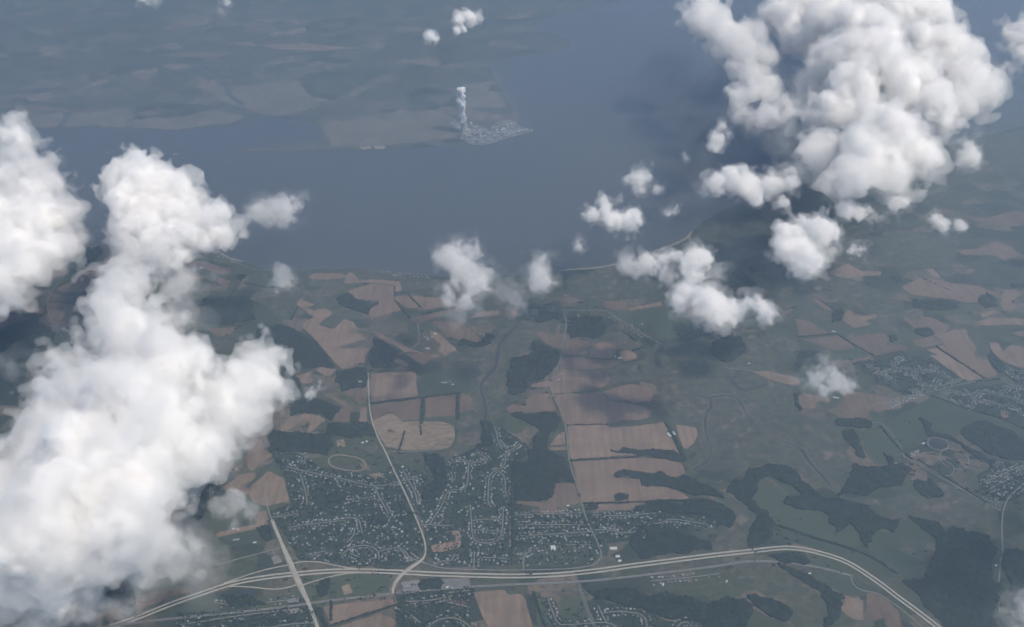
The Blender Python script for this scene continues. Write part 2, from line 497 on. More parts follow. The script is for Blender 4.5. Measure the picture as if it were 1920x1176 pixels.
# fields
FIELDS = [
 [(555,572),(562,560),(590,571),(576,578),(588,582),(610,578),(624,588),(600,606),(598,610),(625,618),(645,598),(662,603),(671,616),(652,624),(677,626),(687,636),(635,650),(640,654),(697,651),(685,667),(684,680),(640,692),(620,670),(600,647),(585,630),(566,612),(572,602),(590,594),(580,590),(572,583)],
 [(652,545),(672,539),(700,532),(739,536),(739,555),(740,564),(754,582),(695,596),(692,584),(697,576),(712,569),(702,563),(678,564),(660,557)],
 [(645,532),(652,512),(660,511),(675,527),(697,524),(750,528),(754,545),(742,548),(738,534),(700,530),(680,529),(665,531)],
 [(740,556),(765,553),(785,576),(765,579),(741,563)], [(770,554),(802,557),(830,560),(855,563),(852,570),(792,583),(790,576)],
 [(770,597),(850,578),(880,575),(880,580),(773,604)], [(775,605),(812,592),(830,592),(783,607)], [(810,602),(867,604),(905,640),(895,643),(842,632),(815,610)],
 [(870,602),(890,612),(905,626),(897,627),(875,607)], [(880,597),(937,590),(937,582),(900,585)], [(805,620),(822,624),(857,656),(835,667),(821,658),(827,647),(810,632)],
 [(702,622),(725,632),(750,642),(767,654),(792,662),(827,667),(812,672),(780,660),(757,661),(740,647),(722,642),(705,626)], [(740,674),(750,673),(767,684),(760,688),(737,678)],
 [(762,664),(805,662),(810,672),(795,684),(782,680)], [(575,520),(590,513),(640,512),(655,520),(640,522),(600,525)],
 [(1130,565),(1175,565),(1175,578),(1150,583),(1135,577)], [(1175,579),(1240,566),(1245,574),(1180,582)], [(1003,622),(1017,622),(1055,639),(1052,654),(1022,644)],
 [(1046,609),(1051,610),(1046,631),(1041,629)], [(1082,586),(1087,592),(1092,607),(1087,608)], [(1060,639),(1100,639),(1105,645),(1100,664),(1055,667)],
 [(1107,654),(1120,643),(1140,642),(1157,652),(1152,664),(1145,672),(1107,670)], [(1160,660),(1177,656),(1192,664),(1195,672),(1170,678),(1165,672)],
 [(1053,668),(1135,675),(1165,678),(1145,690),(1120,690),(1105,694),(1048,691)], [(1048,692),(1100,696),(1125,696),(1140,704),(1144,714),(1132,725),(1100,731),(1068,736),(1035,738),(1031,726),(1040,706)],
 [(1130,736),(1160,725),(1182,720),(1210,724),(1231,735),(1220,753),(1185,757),(1182,751),(1145,751),(1135,741)],
 [(1036,741),(1068,737),(1100,738),(1125,735),(1130,742),(1145,753),(1182,758),(1210,765),(1222,771),(1220,781),(1197,788),(1170,787),(1140,795),(1062,796),(1050,766)],
 [(1065,798),(1135,796),(1145,802),(1185,800),(1247,791),(1255,801),(1250,811),(1277,851),(1222,845),(1185,843),(1140,845),(1205,852),(1071,862),(1067,841)],
 [(1267,796),(1305,802),(1309,816),(1302,831),(1287,843),(1280,838),(1272,816)],
 [(1072,866),(1205,858),(1247,861),(1277,868),(1285,888),(1260,896),(1237,884),(1225,888),(1177,880),(1152,886),(1152,896),(1200,898),(1202,911),(1247,913),(1277,923),(1295,936),(1175,941),(1093,943),(1082,906),(1076,878)],
 [(1042,818),(1059,808),(1060,834),(1030,836)], [(1030,839),(1062,837),(1062,844),(1030,845)], [(995,721),(1032,713),(1030,725),(997,728)],
 [(985,753),(997,741),(1030,738),(1038,756),(1044,771),(1002,773),(960,777),(948,766),(960,758),(987,762)],
 [(968,940),(1005,941),(1027,941),(1042,907),(1075,906),(1088,943),(1060,948),(1042,951),(1045,962),(1014,963),(1010,950),(987,948),(972,947)], [(1122,946),(1215,942),(1180,957),(1105,959)],
 [(1490,597),(1517,602),(1552,624),(1499,632)], [(1505,637),(1570,629),(1602,649),(1570,659)], [(1577,598),(1590,580),(1622,592),(1644,589),(1642,597),(1620,602),(1637,608),(1600,616)],
 [(1595,634),(1655,623),(1662,629),(1665,639),(1657,649),(1690,646),(1702,654),(1635,668)], [(1600,674),(1632,667),(1632,671),(1615,678)],
 [(1693,597),(1700,596),(1725,612),(1722,602),(1730,594),(1750,596),(1780,611),(1775,621),(1752,626),(1740,616),(1722,618),(1712,614)], [(1712,637),(1747,633),(1767,644),(1735,652),(1717,648)],
 [(1755,629),(1790,618),(1812,618),(1815,632),(1832,652),(1827,662),(1830,672),(1850,674),(1862,692),(1871,702),(1865,707),(1847,709),(1757,649),(1772,647)],
 [(1735,656),(1755,652),(1842,709),(1812,716),(1772,687),(1742,666),(1760,666)], [(1855,642),(1872,643),(1880,660),(1897,646),(1920,652),(1945,660),(1945,692),(1912,690),(1880,677),(1862,662)],
 [(1690,537),(1710,529),(1730,520),(1790,532),(1835,536),(1850,544),(1870,549),(1865,557),(1840,551),(1830,567),(1810,568),(1790,561),(1755,559),(1705,552)], [(1670,559),(1682,549),(1702,553),(1710,566),(1690,564)],
 [(1875,572),(1885,542),(1912,549),(1910,557),(1897,564),(1907,577),(1895,586)], [(1555,509),(1590,494),(1615,509),(1652,509),(1652,517),(1615,518),(1590,523),(1567,518)],
 [(1795,469),(1830,467),(1865,453),(1895,462),(1912,479),(1885,489),(1865,479),(1805,478)], [(1830,604),(1860,596),(1905,597),(1940,604),(1940,614),(1900,609),(1840,611)], [(1897,624),(1920,619),(1940,622),(1940,632),(1910,631)],
 [(1800,405),(1850,410),(1900,395),(1940,400),(1940,420),(1890,425),(1840,418)], [(1410,697),(1440,696),(1487,706),(1500,715),(1500,722),(1475,721),(1440,710)],
 [(1582,730),(1625,738),(1675,746),(1678,754),(1657,771),(1650,775),(1632,769),(1630,779),(1637,789),(1625,792),(1579,782)], [(1495,743),(1510,738),(1555,748),(1557,756),(1530,753),(1529,766),(1505,766)], [(1877,770),(1892,771),(1890,785),(1876,781)],
 [(1576,1143),(1583,1130),(1603,1120),(1619,1126),(1619,1164),(1596,1160)], [(1625,1113),(1637,1111),(1664,1126),(1685,1147),(1692,1180),(1664,1180),(1657,1157),(1640,1164),(1624,1164)],
 [(888,1111),(946,1106),(953,1116),(980,1114),(990,1143),(1001,1185),(922,1185),(898,1140)], [(607,1137),(736,1123),(738,1132),(735,1135),(620,1172)], [(640,1173),(712,1150),(720,1154),(738,1160),(742,1167),(730,1190),(620,1190)],
 [(807,1024),(830,1018),(855,1014),(850,1000),(832,999),(862,994),(864,1027),(812,1037)], [(827,1126),(885,1124),(866,1139),(845,1132)],
 [(466,915),(504,883),(532,897),(543,940),(498,950),(473,940),(463,922)], [(410,919),(451,890),(479,887),(479,897),(463,909),(466,928),(438,922)], [(460,856),(473,834),(491,822),(495,843),(513,853),(482,875),(476,884),(466,881)], [(404,1000),(500,978),(507,987),(407,1008)], [(475,962),(500,958),(505,975),(480,985)],
 [(252,1119),(340,1099),(362,1107),(295,1130),(255,1147)], [(200,1157),(217,1137),(235,1147),(235,1157),(205,1167)],
 [(522,812),(542,783),(572,776),(600,780),(611,788),(577,815),(575,808),(582,796),(575,787),(562,791),(542,806),(535,813)], [(605,736),(615,738),(660,762),(655,791),(625,791),(630,773),(650,763),(630,753)], [(642,736),(655,731),(688,732),(688,755),(672,758),(662,746)], [(675,768),(688,762),(689,791),(672,791)],
 [(557,706),(585,696),(602,688),(632,693),(617,707),(605,703),(590,693),(582,703),(585,718),(567,720)], [(696,701),(779,698),(784,743),(696,754)], [(697,760),(789,748),(786,787),(745,789),(730,771),(700,788)], [(798,747),(854,740),(854,781),(830,781),(797,784)], [(863,738),(880,741),(887,751),(885,766),(863,776)],
 [(105,542),(140,524),(150,507),(175,504),(210,479),(222,479),(185,512),(165,547),(115,549)], [(70,510),(125,500),(128,515),(95,522),(70,518)], [(90,567),(150,572),(125,617),(100,617),(90,602)], [(10,592),(37,587),(57,599),(30,604),(-5,619),(-5,607)], [(37,572),(82,577),(80,589),(50,587)], [(120,659),(150,654),(152,669),(122,672)],
 [(347,487),(390,492),(435,507),(430,516),(405,512),(380,504),(365,509),(350,497)], [(355,512),(382,518),(382,524),(362,524)], [(405,527),(415,522),(434,528),(420,537)], [(387,617),(442,613),(435,626),(410,633)], [(357,657),(387,653),(375,664),(360,664)], [(20,700),(60,690),(70,712),(30,720)],
]
FIELD_PLANS = [plan(p) for p in FIELDS]
for i, p in enumerate(FIELDS):
    sheet('field', p, M['field'], 1.0 + .015 * i, amp=5, step=40, seed=100 + i)
sheet('soil_pit', [(698, 790), (730, 775), (755, 791), (830, 791), (852, 801), (852, 826), (840, 841), (767, 845), (722, 838), (710, 816)], M['soil'], 2.6, amp=10, seed=7)
CROPS = [
 [(1409,936),(1416,909),(1426,902),(1457,915),(1474,932),(1467,946),(1511,960),(1535,958),(1554,968),(1552,980),(1566,997),(1576,1000),(1583,987),(1593,982),(1603,994),(1605,1004),(1615,1014),(1608,1028),(1586,1024),(1518,1004),(1457,983),(1440,956)],
 [(1440,893),(1457,897),(1484,912),(1504,929),(1491,932),(1464,912)],
 [(1627,1031),(1637,1000),(1647,994),(1674,1002),(1691,973),(1749,990),(1732,1031),(1719,1034),(1705,1024),(1678,1028),(1698,1038),(1722,1048),(1719,1058),(1695,1068),(1739,1051),(1742,1062),(1736,1079),(1691,1074),(1685,1065),(1654,1051)],
 [(1440,994),(1457,987),(1518,1007),(1620,1038),(1675,1068),(1675,1085),(1640,1075),(1593,1048),(1518,1026),(1443,1007)],
 [(1660,796),(1747,743),(1815,766),(1860,780),(1930,805),(1800,806),(1790,826),(1740,816),(1735,831),(1705,843),(1690,838)], [(1625,808),(1655,803),(1692,850),(1680,870),(1640,870),(1618,840)],
 [(1050,1125),(1092,1120),(1110,1162),(1056,1166)], [(1000,1110),(1012,1110),(1035,1178),(1010,1180)], [(330,1140),(400,1112),(412,1118),(412,1145),(320,1155)], [(32,637),(100,623),(95,632),(50,647)], [(790,703),(850,690),(890,690),(880,725),(850,735),(788,742)],
 [(1140,586),(1260,580),(1300,600),(1270,640),(1240,640),(1215,625),(1150,600)], [(1500,690),(1550,680),(1580,690),(1590,720),(1560,735),(1500,700)], [(1545,1080),(1600,1085),(1660,1112),(1620,1118),(1590,1118),(1550,1098)], [(1515,1030),(1560,1045),(1600,1075),(1560,1062),(1520,1045)], [(1605,615),(1650,607),(1655,620),(1600,632)], [(1560,660),(1602,651),(1635,668),(1600,675)],
 [(500,985),(500,1010),(430,1030),(395,1035),(410,1010)], [(600,1082),(660,1075),(735,1080),(728,1110),(615,1120)], [(640,850),(720,848),(740,890),(700,900),(690,870),(660,850)], [(960,1030),(1040,1020),(1110,1030),(1118,1050),(1060,1062),(965,1062)],
]
for i, p in enumerate(CROPS):
    sheet('green_field', p, M['crop'], .70 + .012 * i, amp=6, step=40, seed=300 + i)
SUBURBS = [[(505, 850), (560, 850), (600, 875), (700, 895), (730, 880), (790, 985), (796, 1030), (770, 1060), (640, 1062), (560, 1050), (510, 960), (545, 945), (535, 895)], [(740, 870), (800, 890), (790, 940), (830, 870), (850, 855), (900, 850), (915, 800), (940, 800), (990, 835), (995, 850), (960, 870), (958, 1060), (830, 1062), (800, 1040), (795, 985)],
           [(962, 945), (1010, 965), (1100, 962), (1250, 955), (1340, 970), (1350, 985), (1290, 995), (1215, 1010), (1130, 1020), (1110, 1060), (962, 1060)], [(1020, 1120), (1060, 1160), (1115, 1120), (1140, 1130), (1220, 1150), (1250, 1165), (1310, 1165), (1310, 1190), (1020, 1190)],
           [(1595, 680), (1690, 668), (1740, 672), (1815, 715), (1760, 735), (1700, 745), (1620, 700)], [(1770, 740), (1830, 725), (1890, 718), (1940, 725), (1940, 790), (1900, 790), (1800, 765)], [(1832, 890), (1880, 865), (1930, 870), (1930, 920), (1880, 950), (1840, 930)], [(1880, 690), (1930, 695), (1930, 730), (1885, 705)], [(740, 1110), (890, 1100), (880, 1185), (745, 1185)], [(330, 1150), (580, 1140), (590, 1190), (320, 1190)], [(320, 900), (410, 880), (440, 880), (400, 930), (330, 930)]]
for i, p in enumerate(SUBURBS):
    sheet('lawn', p, M['lawn'], .55 + .012 * i, amp=12, step=60, seed=350 + i)
# the beach
ribbon('beach', [(1048, 508), (1075, 505), (1100, 504), (1130, 501), (1158, 495)], 26, M['sand'], .9)
ribbon('beach', [(1238, 468), (1270, 456), (1290, 445), (1297, 434)], 34, M['sand'], .9)
ribbon('beach', [(408, 470), (432, 486), (456, 490)], 24, M['sand'], .9)

# woods
WOODS = [
 [(630,560),(652,550),(665,560),(690,566),(710,565),(710,570),(695,578),(690,590),(660,580),(635,570)], [(700,632),(712,635),(725,645),(740,655),(745,665),(730,680),(735,690),(700,690),(690,675),(695,660),(705,650)], [(842,634),(870,636),(895,645),(912,625),(930,632),(920,645),(890,652),(860,648)],
 [(480,622),(520,610),(560,622),(600,650),(630,690),(560,690),(500,680)], [(1152,940),(1160,924),(1180,927),(1177,936),(1165,938)], [(1152,888),(1170,881),(1185,885),(1225,889),(1237,884),(1260,897),(1285,892),(1330,912),(1360,935),(1300,930),(1277,921),(1247,912),(1203,911),(1200,898),(1155,897)],
 [(1145,846),(1185,842),(1225,843),(1275,852),(1290,862),(1280,866),(1245,860),(1205,854)], [(962,868),(1000,866),(1065,864),(1076,900),(1078,905),(1042,906),(1027,938),(1000,940),(965,938),(962,900)],
 [(955,777),(1044,774),(1050,790),(1030,812),(1025,830),(1035,848),(1060,862),(990,866),(990,850),(1000,830),(1005,800),(985,790),(965,782)], [(1000,645),(1020,648),(1046,658),(1046,680),(1036,695),(1020,710),(990,715),(985,735),(955,740),(950,700),(958,672),(990,668),(1005,660)], [(1066,595),(1130,595),(1135,620),(1115,635),(1070,635),(1065,615)],
 [(1402,878),(1453,871),(1491,881),(1518,912),(1549,936),(1573,936),(1620,946),(1671,977),(1691,971),(1675,1000),(1647,992),(1634,1007),(1624,1028),(1615,1014),(1603,990),(1593,980),(1579,994),(1569,999),(1554,980),(1554,966),(1535,956),(1511,958),(1467,944),(1476,932),(1504,930),(1484,909),(1443,891),(1423,900),(1406,936),(1440,960),(1453,983),(1443,1012),(1402,1026),(1402,1007),(1416,977),(1423,966),(1392,943),(1362,922),(1368,909),(1399,895)],
 [(1700,965),(1760,980),(1775,1000),(1800,990),(1840,1000),(1870,1030),(1860,1080),(1840,1110),(1790,1120),(1740,1090),(1745,1050),(1755,1010)], [(1690,1090),(1745,1082),(1850,1070),(1880,1100),(1860,1150),(1880,1190),(1790,1190),(1730,1130)],  # lower right: trees, their dark canopy also standing in for cloud shadow
 [(1457,1055),(1518,1079),(1552,1099),(1562,1109),(1586,1120),(1576,1137),(1576,1150),(1555,1190),(1545,1190),(1552,1133),(1538,1109),(1498,1085),(1464,1065)], [(1399,1116),(1440,1123),(1477,1137),(1487,1150),(1470,1167),(1443,1157),(1416,1137)],
 [(1100,1109),(1135,1107),(1177,1102),(1200,1114),(1230,1117),(1275,1119),(1320,1132),(1360,1120),(1400,1125),(1410,1150),(1390,1190),(1340,1190),(1310,1165),(1272,1162),(1240,1157),(1205,1142),(1160,1132),(1120,1124)], [(1185,1005),(1220,985),(1300,1005),(1330,1015),(1335,1032),(1290,1038),(1200,1048),(1180,1020)], [(1215,943),(1295,939),(1340,940),(1375,960),(1370,990),(1345,980),(1310,965),(1250,960),(1185,959)],
 [(500,805),(560,810),(600,815),(625,815),(627,835),(615,855),(585,850),(530,848),(505,850)], [(545,745),(600,750),(640,765),(620,790),(605,775),(560,775),(545,780)], [(632,696),(688,690),(688,726),(660,728),(640,735),(628,715)], [(615,795),(690,794),(705,820),(650,820),(610,815)],
 [(795,850),(820,850),(835,870),(850,880),(830,900),(825,930),(800,945),(790,930),(815,900),(800,870)], [(900,790),(920,790),(925,830),(900,845),(860,860),(870,850),(905,830)], [(697,975),(725,972),(725,985),(700,988)], [(612,928),(640,928),(642,940),(615,944)], [(788,1087),(826,1084),(826,1105),(788,1107)], [(600,1090),(618,1085),(620,1100),(610,1118),(597,1119)], [(592,1140),(605,1140),(620,1180),(604,1185)],
 [(170,1090),(250,1110),(255,1150),(240,1160),(200,1130),(150,1110)], [(415,1115),(470,1118),(500,1134),(440,1143)], [(0,625),(60,605),(95,615),(100,640),(60,650),(20,680),(-10,690)], [(-10,690),(40,690),(60,720),(30,760),(-10,760)], [(1722,783),(1737,788),(1750,811),(1777,816),(1800,828),(1840,851),(1865,866),(1860,878),(1830,858),(1800,833),(1740,818)], [(1800,810),(1850,790),(1900,810),(1935,830),(1935,865),(1880,860),(1820,830)],
 [(1580,810),(1600,806),(1610,823),(1617,843),(1622,860),(1610,858),(1595,835),(1582,822)], [(1565,788),(1600,785),(1635,793),(1632,803),(1600,801),(1570,798)], [(1488,738),(1496,740),(1504,767),(1500,772),(1490,750)], [(1710,563),(1760,562),(1800,568),(1790,580),(1740,582),(1712,576)], [(1835,558),(1850,549),(1865,560),(1872,575),(1850,578),(1836,570)], [(1490,685),(1500,660),(1540,660),(1530,665),(1506,672),(1500,690)], [(1720,615),(1745,618),(1752,626),(1735,632),(1715,625)], [(1665,630),(1680,630),(1682,638),(1670,642)],
 [(1850,650),(1862,664),(1880,680),(1875,700),(1862,688),(1852,670)], [(1560,590),(1580,578),(1578,600),(1560,605)], [(1600,870),(1640,875),(1690,870),(1710,880),(1690,910),(1620,930),(1570,930),(1590,900)], [(1715,900),(1750,905),(1770,930),(1740,935),(1716,918)], [(1655,850),(1680,868),(1690,885),(1665,880)], [(160,470),(185,462),(200,480),(180,500),(160,500)], [(380,560),(470,555),(480,600),(420,610),(370,600)], [(1340,640),(1390,632),(1400,660),(1360,680),(1335,665)], [(500,700),(550,705),(556,735),(520,745),(495,730)], [(1440,1040),(1500,1038),(1520,1055),(1470,1058)], [(1000,585),(1040,588),(1050,600),(1010,606)], [(1885,1030),(1940,1035),(1940,1130),(1895,1110)],
 [(480,990),(505,985),(515,1010),(500,1015)], [(850,560),(870,566),(860,572),(845,568)], [(1105,948),(1122,946),(1120,956),(1098,957)],
]
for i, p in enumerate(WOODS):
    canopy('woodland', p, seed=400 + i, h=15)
HEDGES = [([(695, 757), (790, 746), (856, 738), (866, 736)], 26), ([(794, 746), (790, 795)], 30), ([(858, 738), (858, 786)], 34), ([(1070, 864), (1140, 860), (1207, 856)], 16), ([(1093, 944), (1180, 942), (1300, 938)], 18), ([(1064, 797), (1140, 796)], 10), ([(1570, 626), (1602, 648), (1640, 668)], 22), ([(1756, 650), (1846, 710)], 22), ([(1496, 632), (1570, 627)], 14), ([(1457, 985), (1518, 1006), (1600, 1030), (1642, 1048), (1682, 1076)], 26), ([(790, 590), (880, 571)], 16), ([(766, 553), (790, 577)], 14), ([(740, 562), (756, 584), (770, 597)], 14), ([(740, 536), (740, 556)], 10), ([(621, 1126), (621, 1164)], 22), ([(620, 1173), (742, 1135)], 16), ([(1000, 1110), (1012, 1150), (1025, 1180)], 20), ([(960, 870), (960, 1060)], 14), ([(1247, 792), (1262, 815), (1282, 858)], 40), ([(1730, 522), (1782, 546)], 10), ([(1745, 742), (1815, 768), (1870, 782), (1930, 808)], 12), ([(1650, 800), (1690, 845), (1710, 862)], 14), ([(1720, 862), (1790, 905), (1850, 944)], 16), ([(1830, 716), (1870, 711)], 12), ([(700, 972), (775, 960), (792, 968)], 14), ([(700, 1003), (770, 996)], 12), ([(1056, 668), (1130, 675), (1190, 676)], 6)]
for i, (p, w) in enumerate(HEDGES):
    canopy('hedgerow', None, seed=500 + i, h=10, cell=9, amp=4, gaps=.06, world_pts=strip_poly(p, w))

# the many small plots, copses and hedge lines between the larger fields
pr = np.random.default_rng(77)
N = 2600
cx, cyy = pr.uniform(-60, 1980, N), pr.uniform(470, 1190, N)
keep = pr.random(N) < np.clip(1.15 - (cyy - 470) / 900, .35, 1)
C = np.array([at(a, b)[:2] for a, b in zip(cx, cyy)])
L, W = pr.uniform(60, 230, N), pr.uniform(35, 120, N)
ang = .35 * np.sin(C[:, 0] / 1900) + .25 * np.cos(C[:, 1] / 1500) + pr.normal(0, .10, N) + (pr.random(N) < .5) * math.pi / 2
U = np.stack([np.cos(ang), np.sin(ang)], 1); Vv = np.stack([-U[:, 1], U[:, 0]], 1)
skew = pr.normal(0, .12, (N, 4))
quad = np.stack([C + U * (L * (a + skew[:, i]))[:, None] + Vv * (W * (b + skew[:, 3 - i]))[:, None] for i, (a, b) in enumerate(((-1, -1), (1, -1), (1, 1), (-1, 1)))], 1)
mids = (quad + np.roll(quad, 1, 1)) / 2
probe = np.concatenate([quad, mids, C[:, None]], 1)
BLOCK = FIELD_PLANS + MARSH_PLANS + [plan(p) for p in CROPS + SUBURBS + WOODS] + [strip_poly(p, w + 60) for p, w in (([(150, 1192), (370, 1116), (495, 1083), (650, 1070), (960, 1081), (1185, 1061), (1470, 1027), (1585, 1052), (1680, 1117), (1810, 1215)], 90), ([(60, 1196), (345, 1158), (585, 1131), (830, 1104), (1085, 1092), (1400, 1052), (1600, 1081)], 60))]
BLOCK.append(plan([(1690, 815), (1830, 815), (1830, 910), (1690, 880)]))
hit = np.zeros(probe.shape[:2], bool)
for Pb in BLOCK: hit |= inside(Pb, probe[..., 0], probe[..., 1])
hit |= ~inside(np.array(near), probe[..., 0], probe[..., 1])
keep &= ~hit.any(1)
placed = []
nplot = 0
for i in np.flatnonzero(keep):
    if any((C[i][0] - p[0]) ** 2 + (C[i][1] - p[1]) ** 2 < (.8 * (max(L[i], W[i]) + p[2])) ** 2 for p in placed): continue
    placed.append((C[i][0], C[i][1], max(L[i], W[i])))
    t = pr.random()
    if t < .20: canopy('copse', None, seed=900 + i, world_pts=quad[i] * .8 + C[i] * .2, amp=18)
    else:
        sheet('small_field', None, M['field' if t < .42 else 'crop' if t < .66 else 'olive'], .62 + .0008 * nplot, amp=4, step=40, seed=900 + i, soft=12, world_pts=quad[i])
        if pr.random() < .4:
            a, b = quad[i][0], quad[i][1]; nn = np.array([-(b - a)[1], (b - a)[0]]); nn = nn / np.linalg.norm(nn) * 8
            canopy('hedgerow', None, seed=2000 + i, h=9, cell=9, amp=3, gaps=.1, world_pts=[a - nn, b - nn, b + nn, a + nn])
    nplot += 1
print('plots', nplot)

# ------------------------------------------------------------------ roads
DE1 = [(150, 1192), (205, 1177), (260, 1158), (320, 1133), (370, 1116), (437, 1093), (495, 1083), (547, 1077), (605, 1072), (650, 1070), (730, 1072), (805, 1076.5), (880, 1079), (960, 1081), (1035, 1079), (1110, 1072), (1185, 1061), (1260, 1051.5), (1335, 1041.5), (1440, 1030.5), (1470, 1027), (1505, 1029.5), (1545, 1039), (1585, 1052), (1615, 1070), (1655, 1097.5), (1680, 1117.5), (1715, 1142.5), (1757, 1175), (1810, 1215)]
road_i = 0


def road(pts, w, mat='street', name='road', off=0.0, lift=None, skirt=0.0, soft=2):
    global road_i
    road_i += 1
    return ribbon(name, pts, w, M[mat], 2.9 + .02 * road_i, soft=soft, off=off, lift=lift, skirt=skirt)


road(DE1, 66, 'ground', 'grass_verge')
road(DE1, 19, 'concrete', 'highway', off=19)
road(DE1, 19, 'concrete', 'highway', off=-19)
road(DE1, 1.2, 'paint', 'road_marking', off=19); road(DE1, 1.2, 'paint', 'road_marking', off=-19)
US13 = [(60, 1196), (180, 1178), (270, 1166), (345, 1158), (440, 1149), (540, 1138), (585, 1131), (640, 1124), (740, 1113), (830, 1104), (960, 1096), (1085, 1092), (1180, 1082), (1230, 1076), (1340, 1063), (1400, 1052), (1450, 1053), (1530, 1062), (1600, 1081)]
road(US13, 26, 'asphalt', 'road')
X1 = [(510, 975), (520, 1000), (537, 1040), (552, 1076), (568, 1110), (582, 1138), (600, 1190)]
road(X1, 30, 'concrete', 'overpass_road', lift=[(552, 1077, 8.0, 420)], skirt=9)
road([(500, 900), (497, 925), (502, 955), (511, 978)], 12)
R2 = [(690, 700), (692, 760), (697, 790), (708, 820), (722, 845), (735, 875), (750, 905), (762, 930), (775, 960), (785, 983), (795, 1010), (799, 1030), (796, 1045), (785, 1055), (770, 1064), (752, 1078), (741, 1092), (736, 1105), (737, 1114)]
road(R2, 15, 'concrete', 'overpass_road', lift=[(758, 1074, 8.0, 300)], skirt=9)
road([(1056, 582), (1062, 602), (1060, 620), (1056, 645), (1052, 670), (1047, 685), (1038, 705), (1031, 722), (1036, 740), (1046, 757), (1058, 790), (1063, 810), (1065, 850), (1069, 870), (1078, 900), (1088, 930), (1091, 943), (1095, 960), (1104, 985), (1112, 1000), (1120, 1017), (1127, 1035), (1128, 1044), (1120, 1055), (1105, 1062), (1080, 1066), (1040, 1068), (960, 1070), (900, 1069), (840, 1067), (820, 1064), (805, 1059), (786, 1052)], 11)
for p in ([(420, 1094), (480, 1073), (540, 1059), (548, 1062)], [(546, 1058), (560, 1054), (585, 1053), (605, 1055), (630, 1061), (655, 1066), (700, 1069)], [(560, 1100), (575, 1095), (600, 1087), (630, 1079), (665, 1074), (710, 1074)], [(425, 1100), (450, 1100), (480, 1102), (510, 1106), (540, 1103), (562, 1094)]):
    road(p, 13, 'concrete', 'slip_road')
MINOR = [
 [(985, 582), (1060, 582), (1140, 583)], [(1140, 585), (1180, 610), (1215, 632), (1242, 646)], [(783, 606), (786, 625), (786, 640), (778, 652), (740, 668)], [(1600, 800), (1645, 790), (1662, 800), (1690, 838), (1696, 860)], [(1696, 856), (1780, 905), (1850, 945), (1876, 958)], [(1630, 762), (1700, 742), (1750, 735), (1800, 720), (1872, 710)], [(1880, 1040), (1878, 990), (1880, 960), (1888, 935), (1922, 905)], [(1876, 1045), (1874, 1080), (1870, 1110), (1875, 1150)],
 [(1595, 1083), (1600, 1098), (1615, 1108), (1645, 1112), (1665, 1125), (1700, 1150), (1735, 1182)], [(405, 1060), (460, 1045), (525, 1028)], [(512, 1033), (517, 1045)], [(1360, 690), (1430, 698), (1500, 712)], [(400, 470), (430, 487), (470, 505), (520, 510), (580, 508)], [(500, 812), (520, 808), (560, 810), (600, 812)], [(722, 846), (770, 848), (830, 842)], [(1064, 797), (1100, 797)], [(785, 1053), (800, 1058)], [(120, 640), (90, 590), (88, 560), (110, 530)],
]
for p in MINOR: road(p, 11, 'street')
road([(1085, 1094), (1095, 1125), (1105, 1150), (1120, 1190)], 7, 'street', off=8); road([(1085, 1094), (1095, 1125), (1105, 1150), (1120, 1190)], 7, 'street', off=-8)
